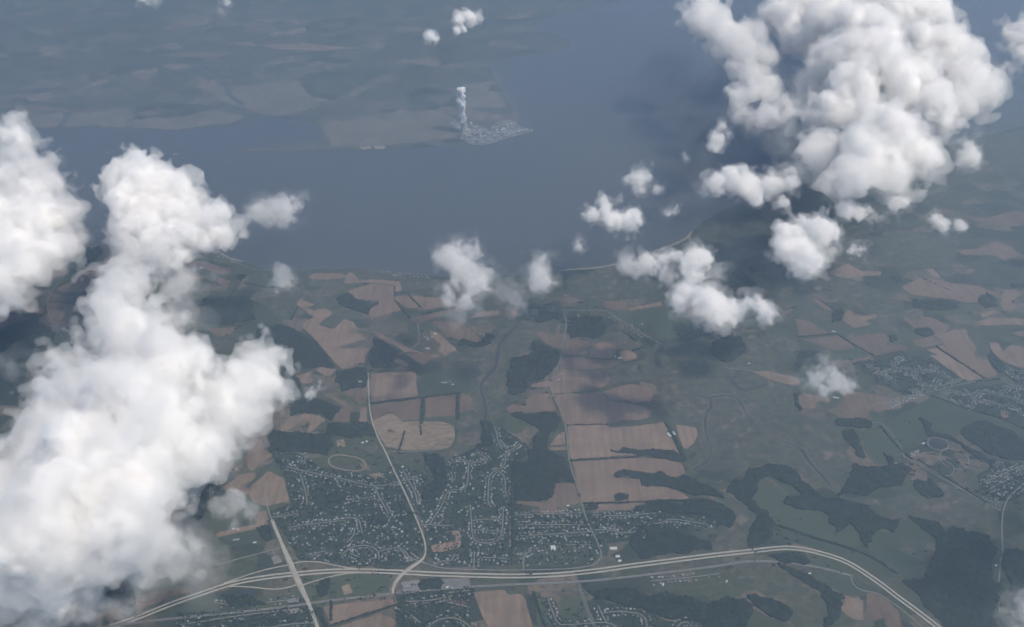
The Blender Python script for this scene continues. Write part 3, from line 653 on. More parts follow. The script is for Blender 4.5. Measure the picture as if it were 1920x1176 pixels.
# residential streets by neighbourhood: (phrase, streets)
HOODS = [
 ('small house in the older suburb left of the long straight road', [[(536, 875), (555, 880), (600, 890), (650, 900), (690, 911), (720, 911), (750, 903), (790, 896)], [(562, 885), (568, 905), (575, 930), (576, 945)], [(702, 912), (712, 935), (730, 965), (732, 972)], [(540, 990), (570, 984), (610, 980), (660, 975)], [(645, 972), (672, 970), (677, 990), (679, 1000)], [(560, 862), (573, 866), (572, 855), (562, 850)], [(665, 990), (664, 1005), (650, 1018)], [(755, 880), (765, 900), (780, 925), (783, 948)], [(650, 938), (700, 932)], [(510, 970), (540, 968), (560, 962)]]),
 ('small house on the curved closes just above the highway slip road', [[(582, 1045), (595, 1037), (612, 1033)], [(640, 1042), (655, 1028), (680, 1022), (700, 1026), (710, 1035), (711, 1050)], [(711, 1034), (730, 1030), (745, 1026), (760, 1033), (767, 1045), (785, 1053)], [(655, 1038), (675, 1045)], [(815, 1061), (825, 1052), (845, 1053), (850, 1045), (853, 1040)], [(690, 1050), (705, 1046)]]),
 ('small house in the winding suburb left of the dark square wood', [[(786, 983), (800, 985), (806, 984), (815, 968), (825, 955), (832, 940), (837, 925), (845, 918), (860, 919), (872, 918), (877, 905), (878, 885), (879, 868), (872, 862), (860, 862), (848, 866), (842, 872), (842, 882), (848, 890), (848, 900)], [(806, 984), (822, 986), (850, 986)], [(975, 832), (962, 842), (955, 847), (948, 852), (947, 870), (943, 876), (932, 882), (920, 888), (916, 900), (915, 930), (915, 945), (924, 953)], [(934, 883), (945, 892), (948, 905), (947, 925), (951, 931)], [(925, 800), (932, 812), (933, 830), (945, 838), (955, 846)], [(882, 952), (884, 980), (885, 1000), (889, 1016), (915, 1020), (935, 1014), (941, 1000), (943, 980), (944, 952)], [(884, 977), (900, 974), (942, 974)], [(886, 994), (942, 996)], [(880, 870), (900, 866), (920, 862), (890, 848)], [(890, 1035), (888, 1066)], [(900, 1045), (955, 1048)]]),
 ('small house in the scattered suburb below the dark square wood', [[(1115, 994), (1140, 994), (1148, 996), (1165, 1000), (1185, 1000), (1200, 993), (1215, 984), (1240, 981), (1250, 975), (1270, 974), (1300, 980), (1330, 984)], [(1148, 996), (1156, 984)], [(1112, 997), (1040, 1002), (975, 1005)], [(965, 966), (1040, 964), (1090, 962)], [(1110, 966), (1170, 968), (1230, 962)], [(1205, 993), (1222, 1000)], [(982, 1070), (980, 1040), (1010, 1028)], [(970, 985), (1040, 984), (1095, 985)], [(1060, 1022), (1112, 1022)]]),
 ('small house on the new closes between the bottom fields', [[(1027, 1122), (1035, 1145), (1045, 1170), (1060, 1173), (1118, 1168), (1145, 1168), (1160, 1180)], [(1122, 1137), (1130, 1155), (1137, 1168)], [(1130, 1150), (1160, 1146), (1185, 1149), (1205, 1153), (1212, 1165), (1215, 1190)], [(1265, 1186), (1275, 1168), (1290, 1166), (1302, 1180)]]),
 ('small house among trees along the lower road', [[(800, 1180), (815, 1165), (840, 1158), (865, 1162), (887, 1180)], [(760, 1128), (800, 1128), (850, 1118)], [(765, 1150), (790, 1170)], [(340, 1172), (400, 1162), (470, 1152), (560, 1142)], [(490, 1180), (545, 1170), (590, 1168)], [(835, 1112), (880, 1108)], [(830, 1128), (885, 1140)], [(400, 1130), (440, 1136), (560, 1124)], [(1220, 1090), (1290, 1084), (1350, 1076)]]),
 ('tiny house in the big looping estate beside the striped right hand fields', [[(1622, 682), (1650, 697), (1682, 722)], [(1655, 698), (1675, 693), (1700, 692), (1717, 695), (1735, 698), (1760, 698)], [(1728, 690), (1717, 692), (1716, 705), (1722, 715), (1730, 722), (1745, 726), (1765, 724), (1785, 718), (1791, 712), (1775, 705), (1760, 698), (1755, 690), (1742, 685)], [(1678, 690), (1677, 680), (1685, 674), (1697, 673)], [(1695, 705), (1717, 704)], [(1730, 722), (1735, 730), (1747, 735)], [(1755, 720), (1760, 711), (1768, 714)], [(1791, 712), (1806, 716)], [(1640, 705), (1660, 695)], [(1660, 765), (1700, 745), (1740, 736)], [(1705, 735), (1730, 732)]]),
 ('tiny house in the terraced estate at the right edge', [[(1775, 743), (1782, 736), (1797, 735), (1822, 743)], [(1818, 768), (1825, 750), (1835, 737), (1850, 733), (1880, 743), (1925, 756)], [(1783, 748), (1822, 767)], [(1827, 750), (1880, 760), (1916, 768), (1912, 780)], [(1877, 741), (1890, 725), (1905, 723), (1925, 731)], [(1900, 747), (1915, 728)], [(1820, 743), (1805, 730)], [(1885, 695), (1900, 705), (1925, 715)], [(1885, 690), (1925, 700)]]),
 ('tiny house in the dense estate by the right hand lane', [[(1845, 905), (1880, 890), (1925, 870)], [(1850, 920), (1890, 900)], [(1860, 880), (1900, 902)], [(1840, 935), (1860, 940), (1878, 948)], [(1870, 870), (1925, 895)], [(1850, 890), (1885, 912)], [(1895, 875), (1925, 882)]]),
 ('tiny house in the hamlet beneath the shrouding cloud', [[(320, 915), (370, 905), (405, 900)], [(345, 890), (420, 880)], [(330, 930), (380, 925)], [(395, 870), (440, 885)]]),
 ('tiny house in the far villages along the bay', [[(712, 512), (760, 516), (808, 519)], [(1145, 592), (1215, 634)], [(1195, 606), (1210, 612)], [(160, 463), (205, 466)], [(410, 478), (450, 494)], [(1690, 615), (1700, 620)], [(1060, 700), (1040, 715)], [(795, 622), (810, 640)], [(826, 720), (850, 718)], [(1380, 685), (1400, 690)], [(1350, 640), (1300, 600)]]),
]
for h, (lab, streets) in enumerate(HOODS):
    for s in streets:
        road(s, 10.5 if h < 9 else 8, 'street', 'street')
# car parks and yards
for i, (p, mt) in enumerate((([(752, 1092), (786, 1087), (788, 1106), (756, 1110)], 'street'), ([(508, 1045), (522, 1042), (530, 1054), (514, 1059)], 'street'), ([(755, 1046), (765, 1043), (775, 1052), (764, 1054)], 'street'), ([(640, 1100), (655, 1095), (662, 1112), (645, 1116)], 'soil'), ([(537, 1124), (562, 1121), (564, 1128), (540, 1131)], 'street'), ([(535, 1142), (565, 1140), (567, 1150), (536, 1152)], 'street'), ([(826, 1086), (880, 1084), (882, 1101), (828, 1105)], 'asphalt'), ([(1755, 1106), (1775, 1104), (1782, 1118), (1760, 1118)], 'soil'), ([(1705, 850), (1725, 843), (1722, 852), (1708, 858)], 'track'), ([(690, 890), (715, 886), (722, 896), (700, 898)], 'soil'), ([(630, 826), (645, 824), (648, 838), (632, 838)], 'soil'))):
    sheet('yard', p, M[mt], 2.80 + .01 * i, amp=2, soft=8, seed=700 + i)


def oval(cx, cy, rx, ry, rot, n=40):
    c = []
    for i in range(n + 1):
        a = 2 * math.pi * i / n
        ca, sa = abs(math.cos(a)) ** .75 * np.sign(math.cos(a)), abs(math.sin(a)) ** .9 * np.sign(math.sin(a))
        x, y = rx * ca, ry * sa
        c.append((cx + x * math.cos(rot) - y * math.sin(rot), cy + x * math.sin(rot) + y * math.cos(rot)))
    return c


road(oval(651, 869, 35, 13.5, .15), 17, 'track', 'running_track', soft=0)
road(oval(1759, 833, 20, 11, .25), 10, 'track', 'riding_track', soft=0)
road(oval(1789, 861, 28, 17, .35), 10, 'track', 'riding_track', soft=0)
road([(1715, 856), (1735, 848), (1762, 851), (1770, 863), (1787, 873), (1790, 886), (1775, 896), (1750, 883), (1717, 863), (1715, 856)], 10, 'track', 'riding_track')
sheet('pond', oval(467, 1113, 18, 8, .05, 20)[:-1], M['creek'], 1.0, amp=3)
sheet('pond', oval(1759, 833, 17, 9, .25, 20)[:-1], M['creek'], 1.1, amp=3)

# ------------------------------------------------------------------ houses
def house_mesh(name, w, d, h, rh, wall, roof, wing=None):
    V, F, I = [], [], []
    def block(x0, y0, w, d, h, rh, along):
        b = len(V)
        for z in (0, h):
            V.extend([(x0 - w / 2, y0 - d / 2, z), (x0 + w / 2, y0 - d / 2, z), (x0 + w / 2, y0 + d / 2, z), (x0 - w / 2, y0 + d / 2, z)])
        for i in range(4):
            F.append((b + i, b + (i + 1) % 4, b + 4 + (i + 1) % 4, b + 4 + i)); I.append(0)
        e = .6
        r = len(V)
        if along == 'x':
            V.extend([(x0 - w / 2 - e, y0 - d / 2 - e, h - .2), (x0 + w / 2 + e, y0 - d / 2 - e, h - .2), (x0 + w / 2 + e, y0 + d / 2 + e, h - .2), (x0 - w / 2 - e, y0 + d / 2 + e, h - .2), (x0 - w / 2 - e, y0, h + rh), (x0 + w / 2 + e, y0, h + rh)])
            F.extend([(r, r + 1, r + 5, r + 4), (r + 2, r + 3, r + 4, r + 5), (r + 3, r, r + 4), (r + 1, r + 2, r + 5)])
        else:
            V.extend([(x0 - w / 2 - e, y0 - d / 2 - e, h - .2), (x0 + w / 2 + e, y0 - d / 2 - e, h - .2), (x0 + w / 2 + e, y0 + d / 2 + e, h - .2), (x0 - w / 2 - e, y0 + d / 2 + e, h - .2), (x0, y0 - d / 2 - e, h + rh), (x0, y0 + d / 2 + e, h + rh)])
            F.extend([(r + 1, r + 2, r + 5, r + 4), (r + 3, r, r + 4, r + 5), (r, r + 1, r + 4), (r + 2, r + 3, r + 5)])
        I.extend([1, 1, 0, 0])
    block(0, 0, w, d, h, rh, 'x')
    if wing: block(*wing)
    return mesh(name, V, F, [wall, roof], I)


HM = []
for wall in ('white', 'pale', 'pale'):
    for roof in ('roof_a', 'roof_b', 'roof_c'):
        HM.append(house_mesh('house', 18, 11, 5.5, 3.0, M[wall], M[roof], (5.2, -6.5, 7, 8, 4.6, 2.2, 'y')))
spots = []
for h, (lab, streets) in enumerate(HOODS):
    for s in streets:
        P = chaikin(plan(s), 2, False)
        L = np.concatenate([[0], np.cumsum(np.linalg.norm(np.diff(P, axis=0), axis=1))])
        t = 18.0
        while t < L[-1]:
            i = np.searchsorted(L, t) - 1
            u = (P[i + 1] - P[i]) / (np.linalg.norm(P[i + 1] - P[i]) + 1e-9)
            p = P[i] + u * (t - L[i])
            nrm = np.array([-u[1], u[0]])
            for sd in (-1, 1):
                if random.random() < (.42 if h == 5 else .80 if h < 9 else .5):
                    q = p + nrm * sd * random.uniform(22, 46)
                    spots.append((q[0], q[1], math.atan2(u[1], u[0]) + (math.pi if sd < 0 else 0) + random.gauss(0, .12), h))
            t += random.uniform(28, 46) if h < 6 else random.uniform(25, 36)
# scattered houses between the streets
for h, poly, n in ((0, SUBURBS[0], 330), (2, SUBURBS[1], 150), (3, SUBURBS[2], 160), (5, SUBURBS[8], 14), (5, SUBURBS[9], 14), (9, SUBURBS[10], 20), (8, SUBURBS[6], 60)):
    P = plan(poly); lo, hi = P.min(0), P.max(0); k = 0
    while k < n:
        x, y = random.uniform(lo[0], hi[0]), random.uniform(lo[1], hi[1])
        if inside(P, np.array([x]), np.array([y]))[0]:
            spots.append((x, y, random.uniform(0, 6.28), h)); k += 1
# keep houses off the roads and off each other
def road_points():
    for o in COL.objects:
        if o.name.split('.')[0] in ('road', 'street', 'highway', 'overpass_road', 'slip_road', 'soil_pit'):
            n = len(o.data.vertices); a = np.empty(n * 3, np.float32); o.data.vertices.foreach_get('co', a)
            a = a.reshape(-1, 3)[:, :2] + np.array(o.location[:2])
            yield a
RP = np.concatenate([np.concatenate([a + (b - a) * t for t in (0, .25, .5, .75)]) for a, b in ((r[:-2], r[2:]) for r in road_points())])
kept, cellmap = [], {}
rc = {}
for p in RP: rc.setdefault((int(p[0] // 20), int(p[1] // 20)), []).append(p)
for s in spots:
    gx, gy = int(s[0] // 20), int(s[1] // 20)
    ok = True
    for i in (-1, 0, 1):
        for j in (-1, 0, 1):
            for p in rc.get((gx + i, gy + j), ()):
                if (p[0] - s[0]) ** 2 + (p[1] - s[1]) ** 2 < 13 ** 2: ok = False
            for p in cellmap.get((gx + i, gy + j), ()):
                if (p[0] - s[0]) ** 2 + (p[1] - s[1]) ** 2 < 19 ** 2: ok = False
    if ok:
        cellmap.setdefault((gx, gy), []).append(s); kept.append(s)


def in_frame(x, y, m=4):
    v = np.array([x, y, -CAM_Z])
    dep = v[1] * CP + (-v[2]) * SP
    px, py = 960 + FPX * v[0] / dep, 588 - FPX * (v[1] * SP + v[2] * CP) / dep
    return m < px < 1920 - m and m < py < 1176 - m, dep


vis = sorted((in_frame(s[0], s[1])[1], i) for i, s in enumerate(kept) if in_frame(s[0], s[1])[0])
single = set(i for _, i in vis[:290])
rest_v, rest_f, rest_i = [], [], []
allmats = [M['white'], M['pale'], M['roof_a'], M['roof_b'], M['roof_c']]
mslot = {m.name: i for i, m in enumerate(allmats)}
for i, (x, y, a, h) in enumerate(kept):
    me = random.choice(HM)
    sc_ = random.uniform(.8, 1.35)
    if i in single:
        o = link('house', me); o.location = (x, y, .75); o.rotation_euler = (0, 0, a); o.scale = (sc_,) * 3
        look = {'white_cladding': 'white', 'pale_siding': 'cream'}[me.materials[0].name] + ' walled ' + {'grey_shingle': 'grey', 'brown_shingle': 'brown', 'pale_shingle': 'pale'}[me.materials[1].name] + ' roofed'
        lab = HOODS[h][0].replace('small', look, 1).replace('tiny', look, 1)
        tag(o, None, lab, 'house', lab)
    elif in_frame(x, y, -60)[0]:
        b = len(rest_v); ca, sa = math.cos(a) * sc_, math.sin(a) * sc_
        rest_v += [(x + v.co.x * ca - v.co.y * sa, y + v.co.x * sa + v.co.y * ca, .75 + v.co.z * sc_) for v in me.vertices]
        for f in me.polygons:
            rest_f.append(tuple(b + q for q in f.vertices)); rest_i.append(mslot[me.materials[f.material_index].name])
o = link('distant_houses', mesh('distant_houses', rest_v, rest_f, allmats, rest_i)); o['kind'] = 'stuff'
print('houses', len(kept), 'single', len(single))

# garden trees
ico_v = [(0, 0, 1)] + [(math.cos(a) * .9, math.sin(a) * .9, .35) for a in np.arange(5) * 1.2566] + [(math.cos(a + .63) * .8, math.sin(a + .63) * .8, -.45) for a in np.arange(5) * 1.2566]
ico_f = [(0, 1 + i, 1 + (i + 1) % 5) for i in range(5)] + [(1 + i, 6 + i, 1 + (i + 1) % 5) for i in range(5)] + [(6 + i, 6 + (i + 1) % 5, 1 + (i + 1) % 5) for i in range(5)]
ico_v, ico_f = np.array(ico_v), np.array(ico_f)
TV, TF = [], []
def tree_at(x, y):
    s = random.uniform(4.0, 7.5)
    v = ico_v * (s, s, s * random.uniform(.9, 1.3)) + np.random.default_rng(len(TV)).normal(0, s * .14, ico_v.shape)
    v[:, 2] = np.maximum(v[:, 2] + s * 1.0, .2)
    TF.append(ico_f + len(TV) * len(ico_v)); TV.append(v + (x, y, .6))
for poly, n in zip(SUBURBS, (2600, 1300, 1100, 220, 450, 250, 450, 120, 600, 900, 350)):
    P = plan(poly); lo, hi = P.min(0), P.max(0); k = 0
    xy = rng.uniform(lo, hi, (n * 6, 2)); xy = xy[inside(P, xy[:, 0], xy[:, 1])][:n]
    for x, y in xy:
        if True:
            g = (int(x // 20), int(y // 20))
            if not any((p[0] - x) ** 2 + (p[1] - y) ** 2 < 110 for i in (-1, 0, 1) for j in (-1, 0, 1) for p in rc.get((g[0] + i, g[1] + j), ())):
                tree_at(x, y)
                if random.random() < .5: tree_at(x + random.uniform(-12, 12), y + random.uniform(-12, 12))
o = link('garden_trees', mesh('garden_trees', np.concatenate(TV), np.concatenate(TF), M['wood'])); o['kind'] = 'stuff'
TV, TF = [], []
cand = np.array([at(random.uniform(-20, 1940), random.uniform(520, 1185)) for _ in range(5000)])
bad = np.zeros(len(cand), bool)
for f in FIELD_PLANS + MARSH_PLANS: bad |= inside(f, cand[:, 0], cand[:, 1])
for p in cand[~bad]:
    q = math.sin(p[0] / 310) + math.sin(p[1] / 270 + p[0] / 900) + random.gauss(0, .7)
    if q < .9: continue
    if any((a[0] - p[0]) ** 2 + (a[1] - p[1]) ** 2 < 150 for a in rc.get((int(p[0] // 20), int(p[1] // 20)), ())): continue
    for _ in range(random.choice((2, 4, 7, 10))): tree_at(p[0] + random.gauss(0, 16), p[1] + random.gauss(0, 10))
o = link('scattered_trees', mesh('scattered_trees', np.concatenate(TV), np.concatenate(TF), M['wood'])); o['kind'] = 'stuff'


# ------------------------------------------------------------------ larger buildings
def shed(label, cat, x, y, w, d, h, rot, wall='white', roof='white', name='barn', base=.8, vents=True):
    """long building: walls, pitched roof, doors"""
    root = bpy.data.objects.new(name, None); COL.objects.link(root)
    p = at(x, y); root.location = (p[0], p[1], base); root.rotation_euler = (0, 0, rot)
    tag(root, None, label, cat)
    V = [(sx * w / 2, sy * d / 2, z) for z in (0, h) for sx, sy in ((-1, -1), (1, -1), (1, 1), (-1, 1))]
    link('wall', mesh('wall', V, [(i, (i + 1) % 4, 4 + (i + 1) % 4, 4 + i) for i in range(4)] + [(3, 2, 1, 0)], M[wall]), root)
    e, rh = .8, d * .13 + 1
    R = [(-w / 2 - e, -d / 2 - e, h + .02), (w / 2 + e, -d / 2 - e, h + .02), (w / 2 + e, d / 2 + e, h + .02), (-w / 2 - e, d / 2 + e, h + .02), (-w / 2 - e, 0, h + rh), (w / 2 + e, 0, h + rh)]
    link('roof', mesh('roof', R, [(0, 1, 5, 4), (2, 3, 4, 5), (3, 0, 4), (1, 2, 5), (3, 2, 1, 0)], M[roof]), root)
    g = min(4.5, d * .3)
    for s in (-1, 1):
        X = s * (w / 2 + .05)
        link('door', mesh('door', [(X, -g / 2, 0), (X, g / 2, 0), (X, g / 2, h * .75), (X, -g / 2, h * .75)], [(0, 1, 2, 3) if s > 0 else (3, 2, 1, 0)], M['grey']), root)
    return root


shed('long white barn, left one of the pair beside the tan field', 'barn', 1254.5, 816, 62, 24, 6, 1.95)
shed('long white barn, right one of the pair beside the tan field', 'barn', 1263, 813, 56, 22, 6, 1.95)
shed('long white warehouse above the two smaller ones by the frontage road bend', 'warehouse', 1150, 1029, 66, 32, 8, .02)
shed('white warehouse, upper of the two small ones by the highway', 'warehouse', 1158, 1044, 40, 26, 7, .05)
shed('small white warehouse nearest the highway below the other two', 'warehouse', 1162, 1052, 30, 22, 6, .05)
shed('cream square hall among the scattered suburb houses', 'hall', 1037, 1028, 45, 52, 9, .1, 'pale', 'white', 'hall')
shed('small white barn below the narrow tan field and wood', 'barn', 1065, 948.5, 28, 14, 5, .05)
shed('bright white hall at the head of the straight close', 'hall', 755, 876, 20, 18, 7, .4, name='hall')
shed('bright white hall on the strip below the suburb', 'hall', 754, 997.5, 20, 18, 7, .1, name='hall')
shed('small white barn above the oval track, left of two', 'barn', 680, 830.5, 22, 18, 6, .3)
shed('small white barn above the oval track, right of two', 'barn', 687.5, 828.5, 22, 18, 6, .3)
shed('very long cream greenhouse in the dark wood', 'greenhouse', 670, 716, 110, 26, 6, 0.0, 'pale', 'roof_c', 'greenhouse')
shed('white farm barn at the tip of the tan headland', 'barn', 1153, 669, 26, 14, 6, 1.3)
shed('pale long barn on the tan headland beside the white one', 'barn', 1162, 672, 46, 18, 6, .2)
shed('white shed at the left end of the roadside row under the thin cloud', 'shed', 438, 992, 26, 12, 5, .2, name='shed')
shed('white shed at the right end of the roadside row under the thin cloud', 'shed', 446, 993, 22, 12, 5, .2, name='shed')
shed('long pale glasshouse between the narrow field and the country lane', 'glasshouse', 443, 1012, 58, 14, 4, .12, 'pale', 'roof_c', 'glasshouse')
shed('white workshop near the country lane, left of the wide crossroad', 'workshop', 478, 1018, 30, 16, 6, .2, name='workshop')
shed('white kiosk on the yard by the lower road', 'shop', 839, 1102, 24, 20, 6, .1, name='shop')
shed('flat grey school block on the pale car park', 'school', 763, 1100, 62, 40, 9, .06, 'grey', 'roof_a', 'school')
shed('white stable beside the oval riding tracks', 'stable', 1731, 832, 34, 16, 6, .4, name='stable')
shed('brown stable row at the entrance of the riding tracks', 'stable', 1717, 846, 50, 14, 5, .35, 'pale', 'roof_b', 'stable')
shed('white farmhouse in the clearing of the green lower right fields', 'farmhouse', 1678, 869, 26, 16, 7, .3, name='farmhouse')
shed('white barn by the wood edge below the bending highway', 'barn', 1518, 1076, 26, 14, 6, .2)
shed('white house by the lane near the bottom right cloud', 'house', 1867, 1061, 26, 18, 7, .4, name='farmhouse')
shed('long white barn between two tan fields at the right', 'barn', 1567, 746, 60, 16, 5, -.25)
shed('white barn on the green below the thin foreground cloud', 'barn', 1404, 682, 30, 14, 5, .1)
shed('white barn in the far village fields above the marsh creek', 'barn', 816, 626.5, 34, 16, 6, .1)
shed('long white barn on the green below the far village', 'barn', 802, 654, 48, 16, 6, -.2)
shed('white barn at the corner of the striped right hand fields', 'barn', 1733, 619, 40, 18, 6, .1)
shed('white barn between the two trapezoid tan fields', 'barn', 1563, 622, 50, 18, 6, -.25)
shed('white shed in the lower wood clearing', 'shed', 1243, 1097, 30, 14, 6, 1.2, name='shed')
shed('pale barn at the edge of the lower brown marsh', 'barn', 1362, 1091, 34, 16, 6, .9, 'pale', 'roof_c')
shed('white barn by the left hand lane under the big cloud', 'barn', 133, 643, 26, 16, 6, .2)
shed('white barn on the tan field beside the left bay shore', 'barn', 378, 503, 34, 20, 6, .2)
shed('pale farm shed on the green headland of the creek', 'barn', 834, 718, 50, 18, 6, .1, 'pale', 'roof_c')

# ------------------------------------------------------------------ lorries on the highway
def lorry(label, x, y, rot, body):
    root = bpy.data.objects.new('lorry', None); COL.objects.link(root)
    p = at(x, y, 3.6); root.location = tuple(p); root.rotation_euler = (0, 0, rot)
    tag(root, None, label, 'lorry', 'lorries on the highway')
    def bx(name, x0, x1, w, z0, z1, m):
        V = [(a, b, c) for c in (z0, z1) for a, b in ((x0, -w), (x1, -w), (x1, w), (x0, w))]
        link(name, mesh(name, V, [(3, 2, 1, 0), (4, 5, 6, 7), (0, 1, 5, 4), (1, 2, 6, 5), (2, 3, 7, 6), (3, 0, 4, 7)], M[m]), root)
    bx('trailer', -9, 4.5, 1.3, 1.1, 4.1, body); bx('cab', 5.0, 7.4, 1.25, .7, 3.4, 'red'); bx('bonnet', 7.42, 8.9, 1.1, .7, 2.1, 'red')
    for q in (-7, -5.6, 3.5, 7.6):
        n = 10; V = [(q + .5 * math.cos(t), s, .5 + .5 * math.sin(t)) for s in (-1.32, 1.32) for t in np.arange(n) * 2 * math.pi / n]
        link('wheel', mesh('wheel', V, [tuple(range(n)), tuple(range(2 * n - 1, n - 1, -1))] + [(n + i, n + (i + 1) % n, (i + 1) % n, i) for i in range(n)], M['dark']), root)


lorry('white lorry on the highway just right of the wide overpass', 604, 1074.5, .12, 'white')
lorry('pale lorry on the highway below the winding suburb', 937, 1077.5, .0, 'pale')
lorry('pale lorry on the highway straight before the big right bend', 1275, 1052.5, .2, 'pale')

# ------------------------------------------------------------------ power station on the point
sheet('power_station_yard', [(841, 228), (861, 228), (880, 232), (911, 241), (917, 246), (930, 229), (966, 224), (975, 237), (994, 243), (999, 246), (981, 252), (949, 260), (930, 267), (898, 273), (879, 271), (869, 262), (861, 248), (849, 238)], M['plant_yard'], 2.0, amp=8, step=60, soft=30, seed=9)


def lathe(name, prof, mat, parent, n=48, smooth=True):
    V = [(r * math.cos(2 * math.pi * i / n), r * math.sin(2 * math.pi * i / n), z) for r, z in prof for i in range(n)]
    F = [(k * n + i, k * n + (i + 1) % n, (k + 1) * n + (i + 1) % n, (k + 1) * n + i) for k in range(len(prof) - 1) for i in range(n)]
    return link(name, mesh(name, V, F, mat, smooth=smooth), parent)


tower = bpy.data.objects.new('cooling_tower', None); COL.objects.link(tower)
tp = at(869.5, 246.5); tower.location = (tp[0], tp[1], 2.2)
tag(tower, None, 'tall grey hyperbolic cooling tower standing at the point of the far shore', 'cooling tower')
TH = 165.0
prof = []
for i in range(25):
    z = 9 + (TH - 9) * i / 24
    t = (z - .78 * TH) / (.78 * TH)
    prof.append((39 * math.sqrt(1 + (t / .90) ** 2 * 1.3), z))
inner = [(r - 2.5, z) for r, z in reversed(prof)]
lathe('shell', prof + inner + [prof[0]], M['shell'], tower)
rb = prof[0][0]
V, F = [], []
for i in range(44):
    a, b2 = 2 * math.pi * i / 44, 2 * math.pi * (i + .5) / 44
    for s, e in ((a, b2), (a + 2 * math.pi / 44, b2)):
        k = len(V)
        for ang, z, rr in ((s, 0, rb + 3), (e, 9.3, rb - 1)):
            c, sn = math.cos(ang), math.sin(ang)
            V += [(rr * c - sn * .7, rr * sn + c * .7, z), (rr * c + sn * .7, rr * sn - c * .7, z), ((rr - 1.2) * c, (rr - 1.2) * sn, z)]
        F += [(k, k + 1, k + 4, k + 3), (k + 1, k + 2, k + 5, k + 4), (k + 2, k, k + 3, k + 5)]
o = link('strut_ring', mesh('strut_ring', V, F, M['shell']), tower); o['kind'] = 'stuff'
lathe('basin', [(0, .6), (rb + 6, .6), (rb + 6, 2.2), (rb + 4, 2.2), (rb + 4, .7)], M['shell'], tower, 44, False)


def block(label, x, y, w, d, h, rot, m='pale', name='plant_building', steps=()):
    root = bpy.data.objects.new(name, None); COL.objects.link(root)
    p = at(x, y); root.location = (p[0], p[1], 2.15); root.rotation_euler = (0, 0, rot)
    tag(root, None, label, 'building', 'power station buildings')
    def bx(nm, x0, y0, w, d, z0, z1, mt):
        V = [(x0 + a * w / 2, y0 + b * d / 2, c) for c in (z0, z1) for a, b in ((-1, -1), (1, -1), (1, 1), (-1, 1))]
        link(nm, mesh(nm, V, [(3, 2, 1, 0), (4, 5, 6, 7), (0, 1, 5, 4), (1, 2, 6, 5), (2, 3, 7, 6), (3, 0, 4, 7)], M[mt]), root)
    bx('wall', 0, 0, w, d, 0, h, m)
    bx('roof', 0, 0, w * 1.02, d * 1.02, h + .02, h + 1.2, 'roof_c')
    bx('plant_room', w * .15, 0, w * .3, d * .4, h + 1.22, h + 6, 'grey')
    return root


def dome(label, x, y, r, h, name='reactor_building', m='pale', cat='reactor building'):
    root = bpy.data.objects.new(name, None); COL.objects.link(root)
    p = at(x, y); root.location = (p[0], p[1], 2.15)
    tag(root, None, label, cat)
    lathe('wall', [(r, 0), (r, h)], M[m], root, 32)
    lathe('dome', [(r + .3, h)] + [(r * math.cos(t), h + .02 + r * .55 * math.sin(t)) for t in np.linspace(0, 1.53, 9)], M['white'], root, 32)


dome('round reactor building with white dome right behind the cooling tower', 883, 235.5, 24, 52)
dome('left domed reactor building on the right of the station', 941, 247.5, 20, 40)
dome('right domed reactor building on the right of the station', 947, 246.5, 20, 40)
dome('white round tank on the lower edge of the station', 888, 268, 13, 12, 'storage_tank', 'white', 'tank')
dome('white round tank by the creek left of the station', 865.5, 261, 13, 12, 'storage_tank', 'white', 'tank')
dome('white round tank near the tip of the point', 989, 242.5, 13, 12, 'storage_tank', 'white', 'tank')
dome('white round tank at the very tip of the point', 997.5, 245.5, 15, 14, 'storage_tank', 'white', 'tank')
random.seed(21)
BL = [(877, 254, 120, 50, 28, .1, 'pale', 'wide pale turbine hall below the cooling tower'), (893, 239, 70, 40, 30, .1, 'white', 'white hall beside the domed reactor building'), (908, 258, 90, 40, 22, .15, 'grey', 'grey long hall in the middle of the yard'), (918, 262, 110, 26, 12, .12, 'white', 'low white store near the water'), (930, 256, 100, 36, 20, .15, 'pale', 'pale hall left of the two domes'), (938, 252, 130, 44, 30, .12, 'grey', 'grey turbine hall in front of the two domes'),
      (955, 250, 60, 34, 16, .2, 'white', 'white block right of the two domes'), (966, 247, 70, 34, 14, .1, 'pale', 'pale block towards the point'), (976, 245, 40, 30, 12, .1, 'white', 'small white block towards the tip'), (895, 263, 70, 30, 12, .1, 'pale', 'pale low block above the lower white tank'), (882, 262, 60, 30, 12, .1, 'grey', 'grey low block by the lower left edge'), (905, 267, 80, 24, 9, .1, 'white', 'white low shed on the lower shore'),
      (925, 240, 60, 30, 12, .1, 'pale', 'pale block on the back of the yard'), (945, 236, 70, 30, 12, .1, 'grey', 'grey block on the back of the yard'), (960, 233, 60, 30, 10, .1, 'pale', 'pale block at the far back corner'), (855, 236, 50, 30, 10, .1, 'grey', 'grey block left of the cooling tower'), (898, 249, 60, 36, 18, .1, 'pale', 'pale block between tower and two domes'), (915, 250, 50, 40, 14, .1, 'white', 'white block between tower and two domes')]
for x, y, w, d, h, r, m, lab in BL: block(lab + ' of the power station', x, y, w, d, h, r, m)

